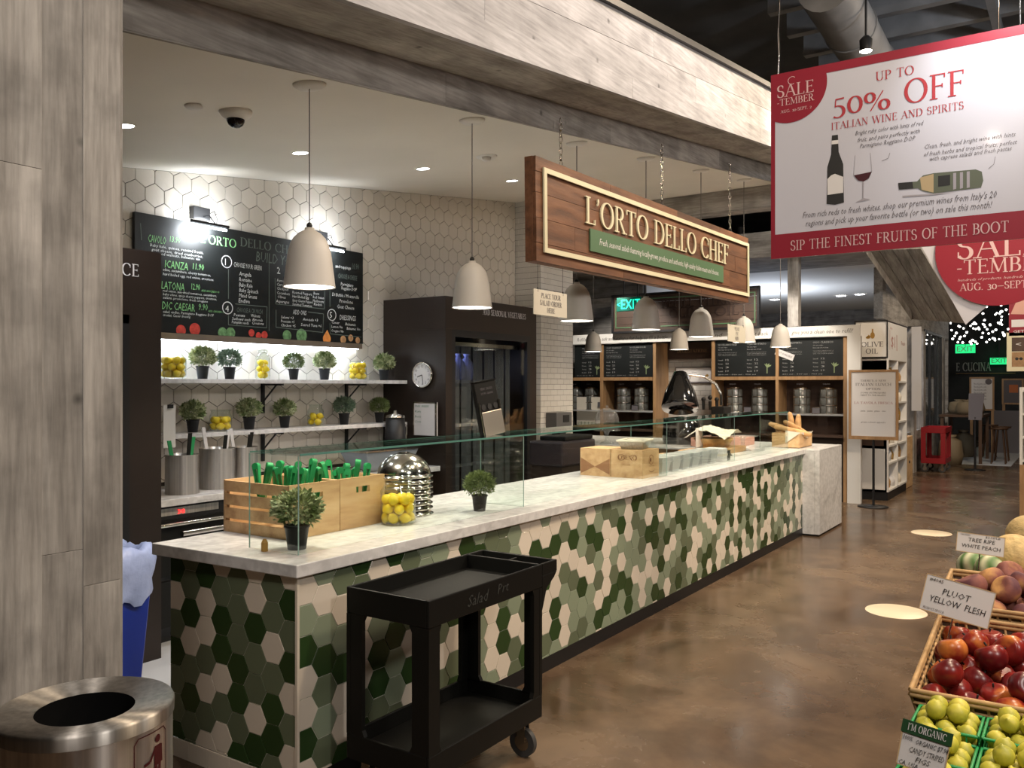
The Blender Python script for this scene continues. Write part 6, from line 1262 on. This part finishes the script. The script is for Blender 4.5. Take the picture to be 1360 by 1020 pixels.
t = MB(); ss('UP TO', 1163, 108, 1214, 12, t, wt=.85); ss('50% OFF', 1106, 155, 1281, 31, t, wt=.9); ss('ITALIAN WINE AND SPIRITS', 1104, 173, 1280, 9.5, t, wt=.85); ob('lettering', t, 'inkred', parent=g, rot=XP, loc=(-.001, 0, 0), label='dark red headline lettering')
t = MB()
for s_, u0, v0, u1 in (('Bright ruby color with hints of red', 1136, 180, 1227), ('fruit, and pairs perfectly with', 1139, 189, 1222), ('Parmigiano Reggiano DOP', 1142, 197, 1216), ('Clean, fresh, and bright wine with hints', 1228, 198, 1349), ('of fresh herbs and tropical fruits; perfect', 1227, 208, 1351), ('with caprese salads and fresh pastas', 1235, 214, 1344)): ss(s_, u0, v0, u1, 6, t, hand, shear=.35)
ss("From rich reds to fresh whites, shop our premium wines from Italy's 20", 1066, 290, 1324, 8.5, t, hand, shear=.35); ss('regions and pick up your favorite bottle (or two) on sale this month!', 1070, 301, 1318, 8.5, t, hand, shear=.35)
line2(t, [sp(1182, 203), sp(1180, 210), sp(1171, 214)], .002); line2(t, [sp(1322, 208), sp(1320, 218), sp(1313, 224)], .002); ob('small_print', t, 'inkgrey', parent=g, rot=XP, loc=(-.001, 0, 0))
def pic(pts, m_, nm, z=.0006, parent=g): mb = MB(); poly2(mb, [sp(*p) for p in pts], z); ob(nm, mb, m_, parent=parent, rot=XP, loc=(-.001, 0, 0))
pic([(1105, 180), (1113, 179), (1114, 202), (1120, 218), (1121, 269), (1109, 272), (1098, 271), (1099, 222), (1104, 205)], 'ink', 'bottle_print'); pic([(1099, 238), (1104, 233), (1109, 231), (1120, 235), (1120, 256), (1099, 259)], 'paper', 'label_print', .001); pic([(1104.5, 187), (1113.5, 186), (1113.5, 191), (1104.5, 192)], 'paper', 'label_print', .001)
pic([(1134, 233), (1158, 228), (1154, 237), (1147, 241), (1140, 240)], mat('wine_print', (.05, .005, .01), .4), 'wine_print'); pic([(1145.4, 241), (1147.4, 241), (1147, 263), (1156, 265), (1136, 269), (1145.6, 264)], mat('glass_print', (.32, .30, .33), .4), 'glass_print')
mb = MB(); line2(mb, [sp(1136, 206), sp(1134, 233), sp(1140, 240)], .002); line2(mb, [sp(1156, 203), sp(1158, 228), sp(1152, 239)], .002); ob('glass_print', mb, bpy.data.materials['glass_print'], parent=g, rot=XP, loc=(-.001, 0, 0))
pic([(1193, 243), (1218, 241), (1226, 233), (1240, 230), (1296, 225), (1304, 228), (1306, 240), (1303, 249), (1240, 257), (1226, 254), (1219, 250), (1194, 252)], mat('green_bottle_print', (.10, .115, .08), .4), 'bottle_print'); pic([(1193, 243), (1212, 241.5), (1213, 250.5), (1194, 252)], 'ink', 'neck_print', .001); pic([(1222, 236), (1240, 231), (1240, 256), (1224, 252)], mat('pale_gold_print', (.42, .32, .18), .4), 'bottle_shoulder_print', .001); pic([(1246, 234), (1262, 232), (1262, 246), (1246, 248)], 'ink', 'label_print', .0014)
for k in range(3): pic([(1266+k*9, 230-k), (1270+k*9, 229.6-k), (1270+k*9, 251-k), (1266+k*9, 252-k)], 'glass_x' if False else bpy.data.materials['glass_print'], 'label_print', .0014)
pic([(1198, 260), (1270, 255), (1240, 259), (1200, 262)], mat('soft_grey_print', (.33, .31, .33), .5), 'shadow_print')
t = MB()
for (u) in (1034,): 
    yy = -(yL-gy(u, XB)); t.path([(.006, yy+.003*math.sin(k*1.5), h_-.08+k*.06) for k in range(60)], .0045, 5)
ob('hanging_rope', t, 'steel', parent=g, kind='stuff'); t = MB().path([(.006, -SWd+.05, h_-.05), (.006, -SWd+.05, h_+3)], .004); ob('hanging_rope', t, 'steel', parent=g, kind='stuff')
XC = 8.0; cyc, czc = gy(1326, XC), zx(1326, 330, XC); rc_ = gy(1242, XC)-cyc
g = thing('sale_circle_sign', 'round red sale sign on a white sheet, below and behind the big sale sign', 'sign', (XC, cyc, czc))
ob('circle', MB().prism(arc(0, 0, rc_, rc_, 0, 360, 56)[:-1], 0, .012, 'x'), 'red', parent=g)
def s2(u, v): return (cyc-gy(u, XC), zx(u, v, XC)-czc)
ob('white_sheet', MB().prism([(-a, b) for a, b in (s2(1208, 300), s2(1282, 431), s2(1400, 330), s2(1330, 230))], .02, .03, 'x'), 'offwhite', parent=g)
t = MB(); a = s2(1270, 345); b = s2(1272, 362); c = s2(1275, 385); serif(t, 'SALE', a[0], a[1], .20, width=.62, wt=.9); serif(t, '-TEMBER', b[0]-.01, b[1]-.02, .12, width=.66, wt=.9); serif(t, 'AUG. 30_SEPT. 2', c[0], c[1]-.01, .06, width=.56); hand(t, 'hundreds of products, hundreds of savings', b[0], b[1]-.075, .62, .022, shear=.3)
ob('lettering', t, bpy.data.materials['pale_pink_ink'], parent=g, rot=XP, loc=(-.001, 0, 0)); ob('cord', MB().path([(.03, 0, rc_-.1), (.03, 0, 6.6-czc)], .004), 'steel', parent=g)

# ================================================================== PRODUCE STAND
def pz(x): return .775+.115*(x-2.0)     # sloping bed
g = thing('produce_stand', 'sloping wooden produce stand at the lower right', 'stand', (0, 0, 0))
for k in range(6):
    y0 = .30-.16*(k+1); ob('bed_board', MB().hexa([(1.45, y0+.002, pz(1.45)-.02), (3.65, y0+.002, pz(3.65)-.02), (3.65, y0+.158, pz(3.65)-.02), (1.45, y0+.158, pz(1.45)-.02), (1.45, y0+.002, pz(1.45)), (3.65, y0+.002, pz(3.65)), (3.65, y0+.158, pz(3.65)), (1.45, y0+.158, pz(1.45))]), 'oak', parent=g)
for x in (1.5, 3.6):
    for y in (.24, -.6): ob('leg', bx(x-.03, x+.03, y-.03, y+.03, 0, pz(x)-.022), 'oak', parent=g)
def basket(x0, x1, y0, y1, z0a, z1a, hgt, label):
    """wicker tray; rim height runs from z0a at x0 to z1a at x1"""
    t_ = thing('wicker_basket', label, 'basket', (x0, y0, z0a)); L_, W_ = x1-x0, y1-y0; dz = z1a-z0a
    def P(x, y, z, tp=0): return (x, y, dz*x/L_+z)
    mb = MB(); ix = .03
    n = 7
    for k in range(n):
        z = -hgt*k/(n-1); ins = ix*k/(n-1); c = [P(ins, ins, z), P(L_-ins, ins, z), P(L_-ins, W_-ins, z), P(ins, W_-ins, z)]
        mb.path(c+[c[0]], .006 if k == 0 else .0042, 6)
        if k == 0: mb.path([(a, b, c_+.01) for a, b, c_ in c+[c[0]]], .006, 6)
    ob('rim', mb, 'wicker', parent=t_); mb = MB()
    def stakes(a, b, a2, b2, m):
        for k in range(m+1):
            f = k/m; p = Vector(a).lerp(Vector(b), f); q_ = Vector(a2).lerp(Vector(b2), f); mb.rod(p, q_, .0035, n=5)
    T_ = [P(0, 0, 0), P(L_, 0, 0), P(L_, W_, 0), P(0, W_, 0)]; B_ = [P(ix, ix, -hgt), P(L_-ix, ix, -hgt), P(L_-ix, W_-ix, -hgt), P(ix, W_-ix, -hgt)]
    for i in range(4): stakes(T_[i], T_[(i+1) % 4], B_[i], B_[(i+1) % 4], 16)
    ob('woven_stakes', mb, 'wicker', parent=t_, kind='stuff'); wl = MB()
    e = .004
    for i in range(4): j = (i+1) % 4; wl.add([T_[i], T_[j], B_[j], B_[i]], [(0, 1, 2, 3)])
    wl.add(B_, [(0, 1, 2, 3)]); ob('lining', wl, mat('dark_lining', (.06, .035, .02), .8) if 'dark_lining' not in bpy.data.materials else bpy.data.materials['dark_lining'], parent=t_)
    return P
basket(2.03, 2.49, -.16, .315, .925, .985, .11, 'wicker basket of dark red nectarines at the lower right'); basket(2.515, 2.81, -.12, .325, 1.01, 1.045, .10, 'wicker basket of dusky peaches behind the nectarines')
def fruit_mesh(r, m_, nm, pole=.0, crease=True, sz=.94, ecc=1.0):
    mb = MB().ball((0, 0, 0), r, n=20, m=14)
    out = []
    for (x, y, z) in mb.v:
        rr = math.hypot(x, y); a = math.atan2(y, x); k = 1
        if crease: k -= .07*math.exp(-(a/.22)**2)
        z2 = z*sz
        if z > r*.7: z2 -= (z-r*.7)*.9*pole
        out.append((x*k*ecc, y*k, z2))
    mb.v = out; return mb.mesh(nm, M[m_])
me_n = fruit_mesh(.0345, 'nect', 'nectarine', 1.2); me_p = fruit_mesh(.0375, 'peach', 'peach', 1.2, sz=.9)
q = random.Random(4); i = 0
def stem(o, r, m_='ink'): 
    ob('stem', MB().rod((0, 0, r*.7), (.002, 0, r*.95), .0022, n=6), m_, parent=o)
NTH = ('first', 'second', 'third', 'fourth', 'fifth', 'sixth', 'seventh', 'eighth')
ORD = ('nearest', 'second', 'third', 'fourth', 'fifth', 'sixth', 'seventh', 'eighth')
def rimz(x): return .925+(x-2.03)*.13
for layer, (nx_, zo) in enumerate(((7, -.02), (6, .028))):
    x = 2.072 + layer*.032; row = 0
    while x < 2.465:
        y = .272 - (.036 if row % 2 else 0) - layer*.02
        while y > -.13:
            col = int(round((.29-y)/.0735)) if False else int((.30-y)/.0735)
            if layer == 0 or q.random() < .6:
                o = ob('nectarine', me_n, loc=(x+q.uniform(-.003, .003), y+q.uniform(-.003, .003), rimz(x)+zo+q.uniform(-.004, .004)), rot=(q.uniform(-1, 1), q.uniform(-1, 1), q.uniform(0, 6)), label='shiny red nectarine, %s from the left in the %s%s row' % (NTH[col], 'upper layer, ' if layer else '', ORD[row]) , cat='nectarine', group='nectarines in the wicker basket'); s_ = q.uniform(.95, 1.04); o.scale = (s_, s_*.97, s_)
                if y > .05: stem(o, .0345)
            y -= .0735
        x += .0625; row += 1
for layer, zo in enumerate((-.012, .042)):
    x = 2.558+layer*.035; row = 0
    while x < 2.79:
        y = .28-(.038 if row % 2 else 0)-layer*.03
        while y > -.09:
            if layer == 0 or q.random() < .75:
                o = ob('peach', me_p, loc=(x+q.uniform(-.003, .003), y, 1.01+(x-2.515)*.118+zo), rot=(q.uniform(-.9, .9), q.uniform(-.9, .9), q.uniform(0, 6)), label='dusky purple peach, %s from the left in the %s%s row' % (NTH[int((.31-y)/.079)], 'upper layer, ' if layer else '', ORD[row]), cat='peach', group='peaches in the wicker basket')
            y -= .079
        x += .068; row += 1
# green pint baskets of figs
me_f = MB().lathe([(.001, -.0175), (.008, -.017), (.0165, -.010), (.0195, .0), (.018, .009), (.012, .016), (.005, .019), (.0025, .023), (.001, .023)], n=14).mesh('fig', M['fig'])
me_pf = MB().lathe([(.001, -.0175), (.008, -.017), (.0165, -.009), (.0185, .0), (.016, .010), (.009, .018), (.004, .023), (.0025, .028), (.001, .028)], n=14).mesh('fig', M['purple_fig'])
rn = ('back', 'middle', 'front'); cn = ('left', 'centre', 'right')
for a in range(3):
    for b in range(3):
        x0 = 1.885-.128*a; y1 = .292-.128*b; y0 = y1-.120; zr = .915+(x0-1.885)*.13; dark = (a >= 1 and b == 2)
        lb = '%s row %s' % (rn[a], cn[b])
        g = thing('pint_basket', 'green plastic pint basket of %s figs, %s, in front of the nectarines' % ('dark' if dark else 'yellow', lb), 'basket', (x0, y0, zr-.06)); mb = MB(); W_ = .120
        for z_ in (0, .02, .04, .058): mb.path([(0, 0, z_), (W_, 0, z_), (W_, W_, z_), (0, W_, z_), (0, 0, z_)], .0025 if z_ < .05 else .0035, 4)
        for k in range(7):
            f = W_*k/6
            for p in ((f, 0), (f, W_), (0, f), (W_, f)): mb.rod((*p, 0), (*p, .058), .0018, n=4)
        ob('mesh_wall', mb, 'greenp', parent=g); ob('bottom', bx(.003, W_-.003, .003, W_-.003, -.002, 0), 'greenp', parent=g)
        for L_ in range(3):
            m = 3 if L_ < 2 else 2
            for i in range(m):
                for j in range(m):
                    if L_ == 0 and (i, j) == (1, 1): continue
                    off = .0225 if m == 3 else .041
                    pos = (('front', 'middle', 'back') if m == 3 else ('front', 'back'))[i]+' '+(('right', 'centre', 'left') if m == 3 else ('right', 'left'))[j]
                    o = ob('fig', me_pf if dark else me_f, loc=(x0+off+i*.0375+q.uniform(-.002, .002), y0+off+j*.0375+q.uniform(-.002, .002), zr-.038+L_*.030), rot=(q.uniform(-1.4, 1.4), q.uniform(-1.4, 1.4), q.uniform(0, 6)),
                      label=('%s fig hidden low in the pint basket, %s' % ('dark purple' if dark else 'yellow-green', lb)) if L_ == 0 else '%s fig, %s of the %s layer in the %s pint basket' % ('dark purple' if dark else 'yellow-green', pos, ('', 'lower', 'top')[L_], lb), cat='fig', group='figs in the %s pint basket' % lb); s_ = q.uniform(.92, 1.05); o.scale = (s_,)*3
# melons
def melon(u, v, D, r, m_, lb, sz=.95):
    t_ = tt(u); loc = (D*(CT+ST*t_), D*(ST-CT*t_), H-(v-512)*D/F); g = thing('melon', lb, 'melon', loc, rot=(.5, .3, 1)); ob('rind', MB().ball((0, 0, 0), r, sz=sz, n=32, m=20), m_, parent=g); ob('stalk_scar', MB().rod((0, 0, r*sz-.002), (0, 0, r*sz+.006), .008, n=10), 'crust', parent=g); return loc
melon(1347, 738, 2.85, .075, 'melon', 'tan netted melon at the right edge, nearer one'); melon(1368, 712, 3.05, .078, 'melon', 'tan netted melon at the right edge, farther one, partly bagged'); melon(1292, 752, 2.85, .05, 'stripe', 'small green-striped melon under the white price card, left one'); melon(1314, 757, 2.80, .05, 'stripe', 'small green-striped melon under the white price card, right one')
g = thing('melon_tray', 'dark tray under the melons on the produce stand', 'tray', (2.85, -.2, pz(2.85)+.002), rot=(0, -math.atan(.115), 0)); ob('tray', bx(0, .75, 0, .55, 0, .018), 'black_steel', parent=g); ob('mat', bx(.02, .73, .02, .53, .018, .022), 'oak', parent=g)
def pcard(u, v, D, w_, h_, roll, lines, lb, header=None, ink='ink'):
    t_ = tt(u); loc = Vector((D*(CT+ST*t_), D*(ST-CT*t_), H-(v-512)*D/F)); phi = math.atan2(-loc.x, loc.y)
    g = thing('price_card', lb, 'price card', loc); g.rotation_euler = (Matrix.Rotation(phi, 4, 'Z') @ Matrix.Rotation(math.radians(-12), 4, 'X') @ Matrix.Rotation(math.radians(roll), 4, 'Y')).to_euler()
    ob('card', bx(-w_/2, w_/2, 0, .0025, -h_/2, h_/2), 'paper' if ink == 'ink' else 'paper', parent=g); t = MB()
    for s_, x, y, ww, hh, sh_ in lines: hand(t, s_, x*w_, y*h_, ww*w_, hh*h_, shear=sh_)
    ob('handwriting', t, 'ink', parent=g, rot=YP, loc=(0, -.0008, 0)); fr2 = MB(); e = .002
    for a in ((-w_/2, w_/2, h_/2-e, h_/2), (-w_/2, w_/2, -h_/2, -h_/2+e), (-w_/2, -w_/2+e, -h_/2, h_/2), (w_/2-e, w_/2, -h_/2, h_/2)): rect2(fr2, *a, z=.0004)
    ob('card_border', fr2, 'kraft', parent=g, rot=YP, loc=(0, -.0004, 0))
    if header:
        ob('header_band', bx(-w_/2-.002, w_/2+.002, -.002, -.0005, h_/2-.01, h_/2+.012), mat('card_green', (.015, .06, .02), .5), parent=g); t = MB(); serif(t, header, 0, h_/2-.004, .012, width=w_*.8, align='C', wt=1.2); ob('header_text', t, 'paper', parent=g, rot=YP, loc=(0, -.0022, 0))
    ob('card_pin', MB().rod((0, .005, -h_/2-.05), (0, .005, 0), .002, n=6), 'steel', parent=g)
pcard(1271, 798, 2.12, .157, .092, 12, [('#4045', -.44, .34, .2, .09, 0), ('PLUOT', -.22, .06, .40, .17, .1), ('YELLOW  FLESH', -.38, -.2, .80, .17, .1), ('PRODUCT OF U.S.A', -.44, -.44, .3, .07, 0)], 'large white handwritten card reading pluot yellow flesh between the wicker baskets')
pcard(1226, 999, 1.47, .076, .066, 10, [('100%', -.45, .18, .2, .12, .2), ('ORGANIC', -.18, .14, .42, .13, .2), ('$7.98', .27, .14, .22, .14, .2), ('CANDY STRIPED', -.28, -.1, .72, .15, .2), ('FIGS', -.12, -.3, .3, .14, .2), ('CA, USA', -.45, -.46, .4, .12, .2)], 'white organic candy striped figs card with a green header, front left of the produce', header="I'M ORGANIC")
pcard(1302, 723, 2.70, .135, .062, 4, [('TREE RIPE', -.25, .08, .55, .2, .1), ('WHITE PEACH', -.38, -.25, .8, .2, .1), ('ORGANIC', -.42, .35, .2, .1, 0), ('$3.98/LB', .1, .35, .3, .1, 0)], 'small white handwritten card by the striped melons')
